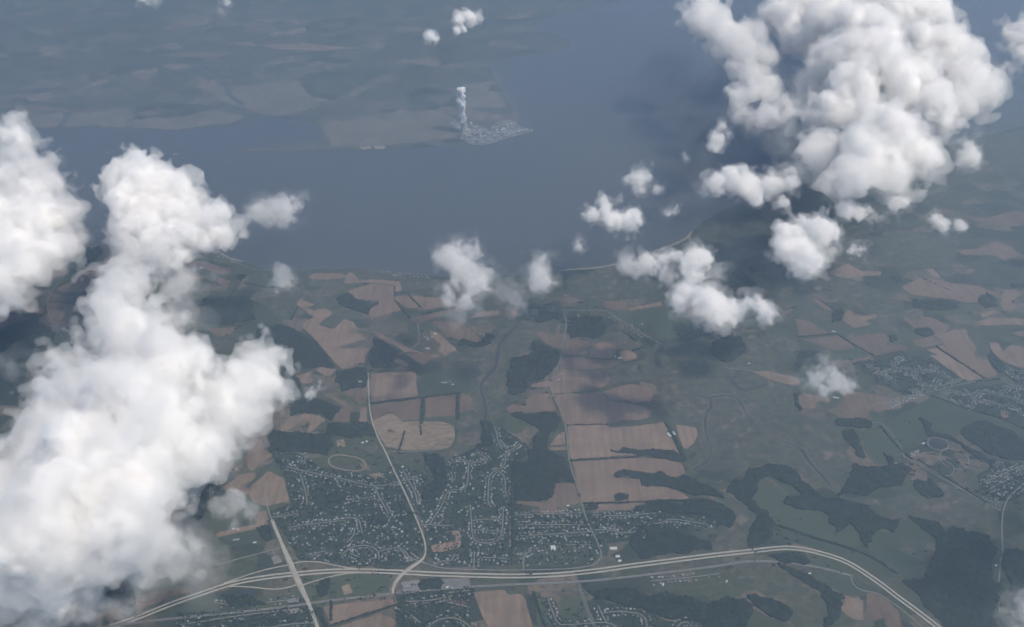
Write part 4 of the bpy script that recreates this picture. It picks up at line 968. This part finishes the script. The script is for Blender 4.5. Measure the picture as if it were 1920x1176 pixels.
V, F = [], []
yard = plan([(855, 234), (880, 236), (915, 248), (935, 236), (962, 229), (985, 244), (950, 256), (925, 265), (898, 270), (880, 268), (872, 258), (862, 246)])
lo, hi = yard.min(0), yard.max(0)
n = 0
while n < 130:
    x, y = random.uniform(lo[0], hi[0]), random.uniform(lo[1], hi[1])
    if not inside(yard, np.array([x]), np.array([y]))[0]: continue
    if (x - tp[0]) ** 2 + (y - tp[1]) ** 2 < 80 ** 2: continue
    n += 1
    w, d, h, a = random.uniform(6, 28), random.uniform(6, 18), random.uniform(3, 14), random.choice((.1, .1 + math.pi / 2))
    b = len(V); ca, sa = math.cos(a), math.sin(a)
    V += [(x + ca * p * w - sa * q * d, y + sa * p * w + ca * q * d, z) for z in (2.1, 2.1 + h) for p, q in ((-1, -1), (1, -1), (1, 1), (-1, 1))]
    F += [(b + 4, b + 5, b + 6, b + 7)] + [(b + i, b + (i + 1) % 4, b + 4 + (i + 1) % 4, b + 4 + i) for i in range(4)]
o = link('plant_equipment', mesh('plant_equipment', V, F, [M['white'], M['grey'], M['dark']], np.repeat(np.random.default_rng(2).choice(3, n, p=[.4, .4, .2]), 5))); o['kind'] = 'stuff'

# ------------------------------------------------------------------ clouds
def grid_noise(shape, cell, size, r):
    """smooth random field on a grid: cubic B-spline over a coarse random lattice"""
    taps = []
    for n in shape:
        p = r.random() + np.arange(n) * (cell / size)
        i = p.astype(int); t = (p - i).astype(np.float32)
        taps.append((i, [(1 - t) ** 3 / 6, (3 * t ** 3 - 6 * t ** 2 + 4) / 6, (-3 * t ** 3 + 3 * t ** 2 + 3 * t + 1) / 6, t ** 3 / 6]))
    a = r.random([int(i[-1]) + 4 for i, _ in taps], dtype=np.float32) * 2 - 1
    for i, w in taps:
        a = np.moveaxis(a, 0, -1)
        a = sum(a[..., i + k] * w[k] for k in range(4))
    return a * np.float32(1.9)


def upsample(a, shape, k):
    for n in shape:
        p = np.minimum(np.arange(n) / k, a.shape[0] - 1.001); i = p.astype(int); t = (p - i).astype(np.float32)
        a = np.moveaxis(a, 0, -1)
        a = a[..., i] * (1 - t) + a[..., i + 1] * t
    return a


def surface_net(f, cell, org):
    """closed mesh of f < 0 on a grid"""
    s = f < 0
    nx, ny, nz = f.shape
    c = np.zeros((nx - 1, ny - 1, nz - 1), np.int8)
    for dx in (0, 1):
        for dy in (0, 1):
            for dz in (0, 1):
                c += s[dx:nx - 1 + dx, dy:ny - 1 + dy, dz:nz - 1 + dz]
    act = np.argwhere((c > 0) & (c < 8))
    if len(act) < 20: return None, None
    vid = np.full(c.shape, -1, np.int32)
    vid[act[:, 0], act[:, 1], act[:, 2]] = np.arange(len(act))
    acc = np.zeros((len(act), 3)); cnt = np.zeros(len(act))
    cor = [(0, 0, 0), (1, 0, 0), (0, 1, 0), (1, 1, 0), (0, 0, 1), (1, 0, 1), (0, 1, 1), (1, 1, 1)]
    for a, b in ((0, 1), (2, 3), (4, 5), (6, 7), (0, 2), (1, 3), (4, 6), (5, 7), (0, 4), (1, 5), (2, 6), (3, 7)):
        A, B = np.array(cor[a]), np.array(cor[b])
        fa = f[tuple((act + A).T)]; fb = f[tuple((act + B).T)]
        m = (fa < 0) != (fb < 0)
        t = np.where(m, fa / np.where(m, fa - fb, 1), 0)
        acc += np.where(m[:, None], A + t[:, None] * (B - A), 0); cnt += m
    verts = (act + acc / cnt[:, None]) * cell + org
    quads = []
    for ax in range(3):
        u, v = (ax + 1) % 3, (ax + 2) % 3
        lo = [slice(1, n - 1) for n in f.shape]; hi = list(lo)
        lo[ax] = slice(0, f.shape[ax] - 1); hi[ax] = slice(1, f.shape[ax])
        a, b = s[tuple(lo)], s[tuple(hi)]
        e = np.argwhere(a != b)
        ins = a[tuple(e.T)]
        e = e.copy(); e[:, u] += 1; e[:, v] += 1
        q = []
        for du, dv in ((1, 1), (0, 1), (0, 0), (1, 0)):
            p = e.copy(); p[:, u] -= du; p[:, v] -= dv
            q.append(vid[tuple(p.T)])
        q = np.stack(q, 1)
        q[~ins] = q[~ins][:, ::-1]
        quads.append(q)
    return verts, np.concatenate(quads)


def pieces(v, q):
    """the separate closed pieces of a mesh, crumbs left out"""
    lab = np.arange(len(v))
    while True:
        m = np.repeat(lab[q].min(1), 4)
        new = lab.copy(); np.minimum.at(new, q.ravel(), m)
        new = new[new]
        if (new == lab).all(): break
        lab = new
    ids, cnt = np.unique(lab[q[:, 0]], return_counts=True)
    out = []
    for i in ids[np.argsort(-cnt)][:6]:
        qq = q[lab[q[:, 0]] == i]
        if out and len(qq) < max(60, .04 * len(q)): break
        used, inv = np.unique(qq, return_inverse=True)
        out.append((v[used], inv.reshape(qq.shape)))
    return out


def vol_mat(name, density, solid=0.0, aniso=0.0):
    m = bpy.data.materials.new(name); m.use_nodes = True
    nt = m.node_tree
    nt.nodes.remove(nt.nodes['Principled BSDF'])
    out = nt.nodes['Material Output']
    v = nt.nodes.new('ShaderNodeVolumeScatter')
    v.inputs['Color'].default_value = (1, 1, 1, 1)
    v.inputs['Density'].default_value = density
    v.inputs['Anisotropy'].default_value = aniso
    nt.links.new(v.outputs[0], out.inputs['Volume'])
    if solid:
        t = nt.nodes.new('ShaderNodeBsdfTransparent'); d = nt.nodes.new('ShaderNodeBsdfDiffuse')
        tr = nt.nodes.new('ShaderNodeBsdfTranslucent')
        d.inputs[0].default_value = (.95, .95, .95, 1); tr.inputs[0].default_value = (.95, .95, .95, 1)
        a = nt.nodes.new('ShaderNodeMixShader'); a.inputs[0].default_value = .5
        nt.links.new(d.outputs[0], a.inputs[1]); nt.links.new(tr.outputs[0], a.inputs[2])
        x = nt.nodes.new('ShaderNodeMixShader'); x.inputs[0].default_value = solid
        nt.links.new(t.outputs[0], x.inputs[1]); nt.links.new(a.outputs[0], x.inputs[2])
        nt.links.new(x.outputs[0], out.inputs['Surface'])
    m.cycles.homogeneous_volume = True
    return m


BASE = 1180.0


def cloud_parts(root, ctr, blobs, z=1500.0, dense=1.0, cellpx=2.2, rough=0.62, seed=1, veil=0.22, grow=1.12, heads=0, k=3, base=BASE):
    """blobs: (x, y, radius) in photo pixels, at height z or their own 4th value"""
    r = np.random.default_rng(seed)
    B = []
    for q in blobs:
        x, y, rp = q[:3]; zz = q[3] if len(q) > 3 else z + r.uniform(-60, 60)
        R = grow * rp * slant(x, y, zz) / FPX
        if len(q) <= 3: zz = max(zz, base + R * .55)
        B.append((*at(x, y, zz), R))
    B = np.array(B)
    rm = float(np.median(B[:, 3]))
    if heads:                                     # smaller heads growing out of the big ones
        add = []
        for bx, by, bz, br in B:
            for _ in range(heads):
                v = r.normal(0, 1, 3); v[2] = abs(v[2]) * .8 - .1; v /= np.linalg.norm(v)
                s_ = br * r.uniform(.26, .48)
                add.append((bx + v[0] * br * .84, by + v[1] * br * .84, max(bz + v[2] * br * .84, base + s_ * .5), s_))
        B = np.concatenate([B, np.array(add)])
        rm *= .8
    cell = 1.95 * cellpx * slant(blobs[0][0], blobs[0][1], z) / FPX
    pad = rm * 1.25 + 3 * cell
    lo = (B[:, :3] - B[:, 3:]).min(0) - pad; hi = (B[:, :3] + B[:, 3:]).max(0) + pad
    lo[2] = max(lo[2], base - 60)
    shape = tuple(int(v) for v in np.ceil((hi - lo) / cell))
    cs = tuple(n // k + 2 for n in shape)
    X, Y, Z = [lo[a] + np.arange(cs[a]) * cell * k for a in range(3)]
    sm = rm * .12
    d = np.zeros(cs, np.float32)
    for bx, by, bz, br in B:
        dist = np.sqrt((X[:, None, None] - bx) ** 2 + (Y[None, :, None] - by) ** 2 + (Z[None, None, :] - bz) ** 2) - br
        d += np.exp(np.clip(-dist / sm, -40, 40)).astype(np.float32)
    d = -sm * np.log(d + 1e-18)
    d = upsample(d, shape, k)
    # billows: round outward, creased inward
    for size, amp in ((rm * 1.1, .46), (rm * .55, .42), (rm * .28, .34), (rm * .14, .24), (rm * .07, .15)):
        if size < cell: break
        n = grid_noise(shape, cell, size, r)
        d += (rm * rough * amp) * ((1 - 2.4 * np.abs(n)) * .62 + .42 * n) 
    zz = lo[2] + np.arange(shape[2]) * cell
    d = np.maximum(d, (base - zz)[None, None, :] + 0.12 * rm * grid_noise(shape, cell, rm * .6, r))
    for ax in range(3):
        sl = [slice(None)] * 3
        for e in (0, -1):
            sl[ax] = e; d[tuple(sl)] = cell
    org = lo
    made = 0
    w2 = np.ascontiguousarray(d[::2, ::2, ::2])
    wisp = w2 + rm * rough * (.75 * grid_noise(w2.shape, cell * 2, max(rm * .42, cell * 2.6), r) + .65 * grid_noise(w2.shape, cell * 2, max(rm * .2, cell * 2.4), r)) - .27 * rm
    for ax in range(3):
        sl = [slice(None)] * 3
        for e in (0, -1):
            sl[ax] = e; wisp[tuple(sl)] = cell
    for part, g, mat in (('wisps', wisp, WISP), ('veil', d, VEIL), ('billows', d + veil * rm, CORE)):
        v, q = surface_net(g, cell * (2 if part == 'wisps' else 1), org)
        if v is None: continue
        v = v - ctr
        if part != 'billows':
            link(part, mesh(part, v, q, mat(dense), smooth=True), root)['kind'] = 'stuff'
            made += len(q)
            continue
        for vv, qq in pieces(v, q):
            link(part, mesh(part, vv, qq, mat(dense), smooth=True), root); made += len(qq)
    return made


def cloud(label, blobs, z=1500.0, thin=(), thin_d=.12, **kw):
    root = bpy.data.objects.new('cloud', None); COL.objects.link(root)
    ctr = np.mean([at(q[0], q[1], q[3] if len(q) > 3 else z) for q in blobs], axis=0); root.location = tuple(ctr)
    tag(root, None, label, 'cloud')
    n = cloud_parts(root, ctr, blobs, z=z, **kw)
    if thin:
        k = dict(kw); k.update(dense=kw.get('dense', 1.0) * thin_d, heads=0, rough=1.0, seed=kw.get('seed', 1) + 100, cellpx=kw.get('cellpx', 2.2) * 1.25, grow=1.15)
        n += cloud_parts(root, ctr, list(thin), z=z, **k)
    return n


_mats = {}
def WISP(dense):
    k = ('w', dense)
    if k not in _mats: _mats[k] = vol_mat('cloud_wisp', .0042 * dense)
    return _mats[k]
def VEIL(dense):
    k = ('v', dense)
    if k not in _mats: _mats[k] = vol_mat('cloud_veil', .0060 * dense, solid=.0)
    return _mats[k]
def CORE(dense):
    k = ('c', dense)
    if k not in _mats: _mats[k] = vol_mat('cloud_billow', .022 * dense, solid=.03)
    return _mats[k]

n = 0
n += cloud('largest white cumulus, filling the lower left of the view', [
    (180, 900, 130, 2000), (260, 800, 108, 2050), (130, 760, 72, 1950), (90, 1000, 120, 1900), (220, 990, 100, 1900), (60, 1080, 80, 1600), (150, 1060, 70, 1500),
    (330, 860, 70, 1700), (435, 770, 62, 1600), (470, 715, 62, 1650), (512, 690, 32, 1600), (480, 655, 22, 1600), (290, 700, 80, 1900), (250, 640, 75, 1850), (215, 590, 48, 1750),
    (235, 545, 46, 1650), (40, 920, 60, 1700), (-20, 960, 90, 1700), (-20, 1060, 80, 1500), (360, 720, 34, 1750), (330, 660, 40, 1750), (70, 860, 50, 1800), (110, 700, 22, 1900)], z=1700, seed=3, cellpx=2.0, rough=.78, heads=5, dense=.85, veil=.22, grow=.98,
    thin=[(260, 500, 55, 1500), (305, 495, 48, 1480), (330, 520, 38, 1450), (345, 550, 22, 1450), (352, 605, 22, 1500), (300, 640, 50, 1650), (180, 650, 38, 1700), (390, 800, 50, 1550), (380, 860, 50, 1450), (430, 840, 36, 1450), (320, 1050, 55, 1480), (352, 1035, 40, 1400), (370, 1075, 28, 1350), (260, 1080, 55, 1450), (150, 1120, 55, 1400), (60, 1150, 60, 1400), (0, 1150, 60, 1400), (310, 960, 36, 1600), (20, 700, 14, 1500), (25, 860, 30, 1500)], thin_d=.13)
n += cloud('bright rounded cumulus head standing between the left edge cloud and the river', [
    (238, 345, 36), (268, 320, 26), (290, 375, 62), (270, 420, 52), (330, 400, 46), (350, 440, 34), (400, 420, 36), (428, 430, 20), (225, 350, 24), (310, 445, 36)], z=1750, seed=4, cellpx=1.35, heads=6, rough=.75, dense=1.1, thin=[(215, 380, 16), (210, 420, 14), (370, 395, 20), (380, 350, 8), (440, 440, 14), (300, 470, 30), (250, 465, 24), (420, 400, 18)], thin_d=.12)
n += cloud('huge bright cumulus of many round heads over the river mouth', [
    (1320, 30, 38), (1350, 60, 32), (1385, 80, 36), (1410, 110, 25), (1470, 30, 36), (1520, 12, 42), (1560, 50, 52, 2100), (1600, 60, 52, 2200), (1640, 80, 52, 2200), (1650, 120, 48, 2200), (1590, 110, 52, 2100), (1512, 78, 16), (1540, 150, 42), (1600, 160, 48, 2000),
    (1720, 140, 42, 2000), (1690, 160, 38, 2000), (1750, 190, 38, 1900), (1770, 222, 28), (1720, 200, 38), (1400, 145, 28), (1390, 180, 26), (1430, 165, 20), (1560, 210, 38), (1620, 205, 40), (1530, 200, 24), (1660, 250, 62, 1900), (1700, 290, 46), (1620, 300, 52), (1590, 330, 36), (1730, 310, 32), (1758, 318, 14), (1540, 285, 32), (1610, 352, 26), (1680, 330, 32),
    (1460, 212, 14), (1435, 212, 14), (1482, 210, 14), (1680, 25, 55, 1800), (1740, 40, 42), (1770, 90, 46), (1800, 130, 46), (1838, 160, 36), (1800, 190, 36), (1720, 90, 46), (1640, 15, 46), (1570, -30, 60), (1690, -40, 60)], z=1700, seed=5, cellpx=1.65, rough=.80, heads=6, grow=1.03, dense=.75, veil=.24,
    thin=[(1430, 110, 30), (1440, 150, 30), (1450, 180, 26), (1500, 170, 26), (1420, 60, 26), (1440, 30, 24), (1480, 70, 22), (1500, 200, 26), (1470, 240, 22), (1420, 240, 18), (1440, 270, 16), (1500, 300, 24), (1480, 270, 18), (1850, 150, 30), (1872, 140, 20), (1830, 200, 26), (1800, 230, 22), (1780, 260, 16), (1740, 340, 18), (1340, 100, 18), (1380, 215, 16), (1520, 330, 20), (1780, 40, 20), (1790, 80, 22)], thin_d=.10)
n += cloud('tall ragged cumulus cut off by the left edge of the view', [
    (35, 272, 34), (30, 225, 14), (60, 310, 32), (5, 340, 40), (60, 360, 42), (95, 345, 32), (120, 410, 36), (60, 430, 56), (100, 462, 40), (20, 480, 58), (-10, 540, 50), (38, 505, 38), (140, 420, 18), (90, 390, 30), (-30, 420, 60)], z=1600, seed=6, cellpx=2.0, heads=4, rough=1.00, grow=1.05, dense=.8, thin=[(20, 300, 26), (90, 300, 22), (130, 380, 26), (145, 450, 18), (30, 540, 30), (60, 520, 24), (110, 500, 20), (10, 230, 16), (30, 215, 12)], thin_d=.14)
n += cloud('thin ragged cloud right of the bright rounded cumulus head', [(490, 395, 24), (528, 392, 26), (553, 376, 14), (574, 366, 9), (475, 390, 12)], z=1450, seed=7, grow=1.25, cellpx=.95, dense=.16, rough=1.0)
n += cloud('faint wisp of cloud over the near shore at left of centre', [(530, 524, 24), (506, 532, 12), (550, 530, 14)], z=1350, seed=8, cellpx=.95, dense=.10, rough=1.0)
n += cloud('ragged semi-transparent cloud over the near shore at the centre', [
    (850, 490, 26), (880, 472, 22), (870, 510, 26), (838, 482, 18), (890, 540, 24), (872, 565, 16), (858, 588, 18), (840, 570, 12), (825, 545, 8), (912, 520, 20), (940, 540, 18), (963, 562, 18), (976, 574, 10), (1012, 515, 24), (1028, 530, 14), (1020, 490, 12)], z=1420, seed=9, cellpx=1.15, dense=.17, rough=1.1, grow=1.4)
n += cloud('long bent white cloud right of the centre with a tail to the right', [
    (1180, 495, 20), (1213, 490, 22), (1240, 497, 18), (1268, 484, 18), (1300, 490, 26), (1322, 490, 22), (1300, 520, 24), (1285, 548, 26), (1270, 566, 22), (1330, 565, 34), (1350, 590, 26), (1382, 580, 26), (1428, 585, 22), (1440, 570, 14), (1345, 604, 16)], z=1480, seed=10, cellpx=1.15, dense=.5, heads=3, rough=1.00, thin=[(1200, 510, 16), (1250, 515, 18), (1345, 510, 18), (1360, 500, 14), (1410, 570, 16), (1450, 590, 14), (1160, 500, 10), (1300, 590, 18)], thin_d=.2)
n += cloud('compact heart-shaped white cloud below the huge right hand cumulus', [(1480, 440, 26), (1500, 418, 16), (1535, 435, 28), (1560, 440, 18), (1490, 470, 32), (1514, 495, 28), (1508, 515, 16), (1545, 485, 15), (1468, 465, 20)], z=1550, seed=11, cellpx=1.1, heads=3, rough=0.94, dense=.7, thin=[(1560, 470, 16), (1572, 455, 10), (1455, 450, 12), (1530, 510, 14), (1490, 505, 14)], thin_d=.2)
n += cloud('small flat white cloud over the river right of centre', [(1110, 405, 17), (1135, 390, 15), (1150, 415, 22), (1180, 415, 21), (1160, 374, 7), (1130, 378, 10), (1196, 412, 12)], z=1450, seed=12, cellpx=1.0, heads=3, rough=1.00, dense=.6)
n += cloud('little cloud puff above the small flat white cloud', [(1184, 335, 13), (1205, 325, 12), (1200, 346, 12)], z=1450, seed=13, cellpx=1.0, grow=1.32, dense=.35, rough=1.12)
for i, (lab, b) in enumerate((('tiny faint puff right of the little cloud over the river', [(1230, 355, 8)]), ('tiny wisp right of the small flat river cloud', [(1250, 398, 9), (1265, 396, 8)]), ('tiny round puff below the small flat river cloud', [(1085, 460, 10), (1086, 468, 8)]), ('tiny speck of cloud left of the huge right hand cumulus', [(1285, 292, 6), (1289, 299, 5)]), ('small faint cloud below the heart-shaped cloud to its right', [(1605, 468, 12), (1618, 466, 9)]), ('tiny wisp over the tan field at left of centre', [(583, 737, 11), (598, 728, 8), (600, 715, 4)]), ('small cloud puff at the top left corner', [(415, 22, 6), (425, 4, 8)]), ('small cloud cut off by the top edge at left', [(272, -2, 13), (285, -3, 10)]))):
    n += cloud(lab, b, z=1400, seed=30 + i, cellpx=.8, dense=.3, rough=1.12, grow=1.35)
n += cloud('thin torn cloud over the right hand fields', [(1530, 710, 22), (1550, 690, 16), (1570, 715, 22), (1590, 716, 14), (1512, 716, 12), (1545, 732, 16)], z=1380, seed=14, cellpx=1.0, dense=.2, grow=1.2, rough=1.1)
n += cloud('broad white cloud under the left side of the huge cumulus', [(1340, 345, 22), (1370, 335, 22), (1400, 345, 28), (1440, 350, 26), (1465, 380, 17), (1480, 325, 17), (1470, 345, 19), (1360, 315, 10), (1420, 370, 18)], z=1480, seed=15, cellpx=1.4, dense=.45, heads=3, rough=1.06, thin=[(1320, 350, 12), (1490, 350, 16), (1500, 330, 14), (1445, 320, 14), (1390, 365, 14), (1470, 395, 12)], thin_d=.25)
n += cloud('small upright puff left of the huge cumulus', [(1356, 235, 11), (1345, 260, 15), (1365, 255, 10), (1340, 275, 10)], z=1450, seed=16, cellpx=1.0, grow=1.32, dense=.5, rough=1.00)
n += cloud('low double puff below the huge cumulus', [(1590, 395, 17), (1615, 400, 15), (1640, 405, 10), (1680, 385, 17), (1702, 380, 10), (1655, 408, 8)], z=1430, seed=17, cellpx=1.0, grow=1.32, dense=.4, rough=1.06)
n += cloud('small pointed puff right of the low double puff', [(1755, 409, 12), (1765, 420, 13), (1744, 402, 7), (1800, 424, 9), (1815, 422, 5)], z=1430, seed=18, cellpx=1.0, grow=1.32, dense=.4, rough=1.00)
n += cloud('small square puff right of the huge cumulus', [(1815, 275, 15), (1820, 298, 17), (1806, 300, 10)], z=1480, seed=19, cellpx=1.0, grow=1.32, dense=.35, rough=1.00)
n += cloud('cloud cut off by the right edge near the top', [(1905, 70, 18), (1915, 98, 20), (1892, 48, 7), (1932, 62, 28)], z=1500, seed=20, cellpx=1.3, grow=1.32, dense=.4, rough=1.00)
n += cloud('small bright cloud near the top centre', [(860, 37, 11), (880, 33, 12), (896, 30, 7)], z=1450, seed=21, cellpx=1.0, grow=1.32)
n += cloud('tiny cloud just under the small bright top cloud', [(858, 58, 7), (872, 57, 6)], z=1400, seed=22, cellpx=1.0, grow=1.32, dense=.8)
n += cloud('tiny bright puff left of the small bright top cloud', [(806, 70, 9), (816, 73, 6)], z=1400, seed=23, cellpx=1.0, grow=1.32, dense=.9)
n += cloud('thin smoky cloud right of the largest left hand cumulus', [(410, 950, 22), (440, 945, 26), (470, 962, 22), (340, 965, 16), (485, 985, 12), (440, 975, 16), (370, 958, 12)], z=1400, seed=24, cellpx=1.5, dense=.09, rough=1.1)
n += cloud('cloud at the bottom right corner', [(1890, 1150, 22), (1922, 1140, 30), (1912, 1182, 32)], z=1500, seed=25, cellpx=1.6, dense=.12, rough=1.12)
n += cloud('cumulus just beyond the right edge, shading the lower right woods', [(2120, 830, 60), (2170, 800, 55), (2150, 870, 60), (2220, 850, 60), (2190, 900, 50)], z=1650, seed=40, cellpx=3, dense=.10, rough=1.0)

# ------------------------------------------------------------------ steam rising from the cooling tower
pl = []
for i in range(15):
    t = i / 14
    h = TH + 6 + 560 * t
    R = 58 + 12 * math.sin(t * 13) + 34 * t * t
    pl.append((tp[0] - 40 * t - 16 * math.sin(t * 11) * t, tp[1] + 10 * t, h, R * (1 if t < .9 else .75)))
V0 = np.array(pl)
cell = 6.0
lo, hi = V0[:, :3].min(0) - 80, V0[:, :3].max(0) + 80
lo[2] = TH - 2
shape = tuple(int(v) for v in np.ceil((hi - lo) / cell))
G = [lo[a] + np.arange(shape[a]) * cell for a in range(3)]
d = np.zeros(shape, np.float32)
for bx, by, bz, br in V0:
    dd = np.sqrt((G[0][:, None, None] - bx) ** 2 + (G[1][None, :, None] - by) ** 2 + (G[2][None, None, :] - bz) ** 2) - br
    d += np.exp(np.clip(-dd / 6, -40, 40)).astype(np.float32)
d = -6 * np.log(d + 1e-18)
pr = np.random.default_rng(4)
for size, amp in ((60, 16), (30, 10), (15, 5)):
    d += amp * (1 - 2.4 * np.abs(grid_noise(shape, cell, size, pr)))
for ax in range(3):
    sl = [slice(None)] * 3
    for e in (0, -1):
        sl[ax] = e; d[tuple(sl)] = cell
root = bpy.data.objects.new('steam_plume', None); COL.objects.link(root); root.location = (tp[0], tp[1], TH)
tag(root, None, 'white column of steam rising straight up out of the cooling tower', 'steam plume')
for part, g, den, sol in (('veil', d, .03, 0), ('billows', d + 8, .10, .5)):
    v, q = surface_net(g, cell, lo)
    for vv, qq in ([(v, q)] if part == 'veil' else pieces(v, q)):
        o = link(part, mesh(part, vv - np.array([tp[0], tp[1], TH]), qq, vol_mat('steam', den, sol), smooth=True), root)
        if part == 'veil': o['kind'] = 'stuff'

# ------------------------------------------------------------------ the hazy air between the ground and the cloud bases
hm = bpy.data.materials.new('haze_air'); hm.use_nodes = True
nt = hm.node_tree; nt.nodes.remove(nt.nodes['Principled BSDF'])
pv = nt.nodes.new('ShaderNodeVolumePrincipled')
pv.inputs['Density'].default_value = .00041
pv.inputs['Color'].default_value = (.575, .71, .86, 1)
pv.inputs['Anisotropy'].default_value = .45
nt.links.new(pv.outputs[0], nt.nodes['Material Output'].inputs['Volume'])
hm.cycles.homogeneous_volume = True
x = FAR + 400
hz = link('haze', mesh('haze', [(a, b, c) for c in (-6, 1040) for a, b in ((-x, -x), (x, -x), (x, x), (-x, x))], [(3, 2, 1, 0), (4, 5, 6, 7), (0, 1, 5, 4), (1, 2, 6, 5), (2, 3, 7, 6), (3, 0, 4, 7)], hm))
hz['kind'] = 'stuff'
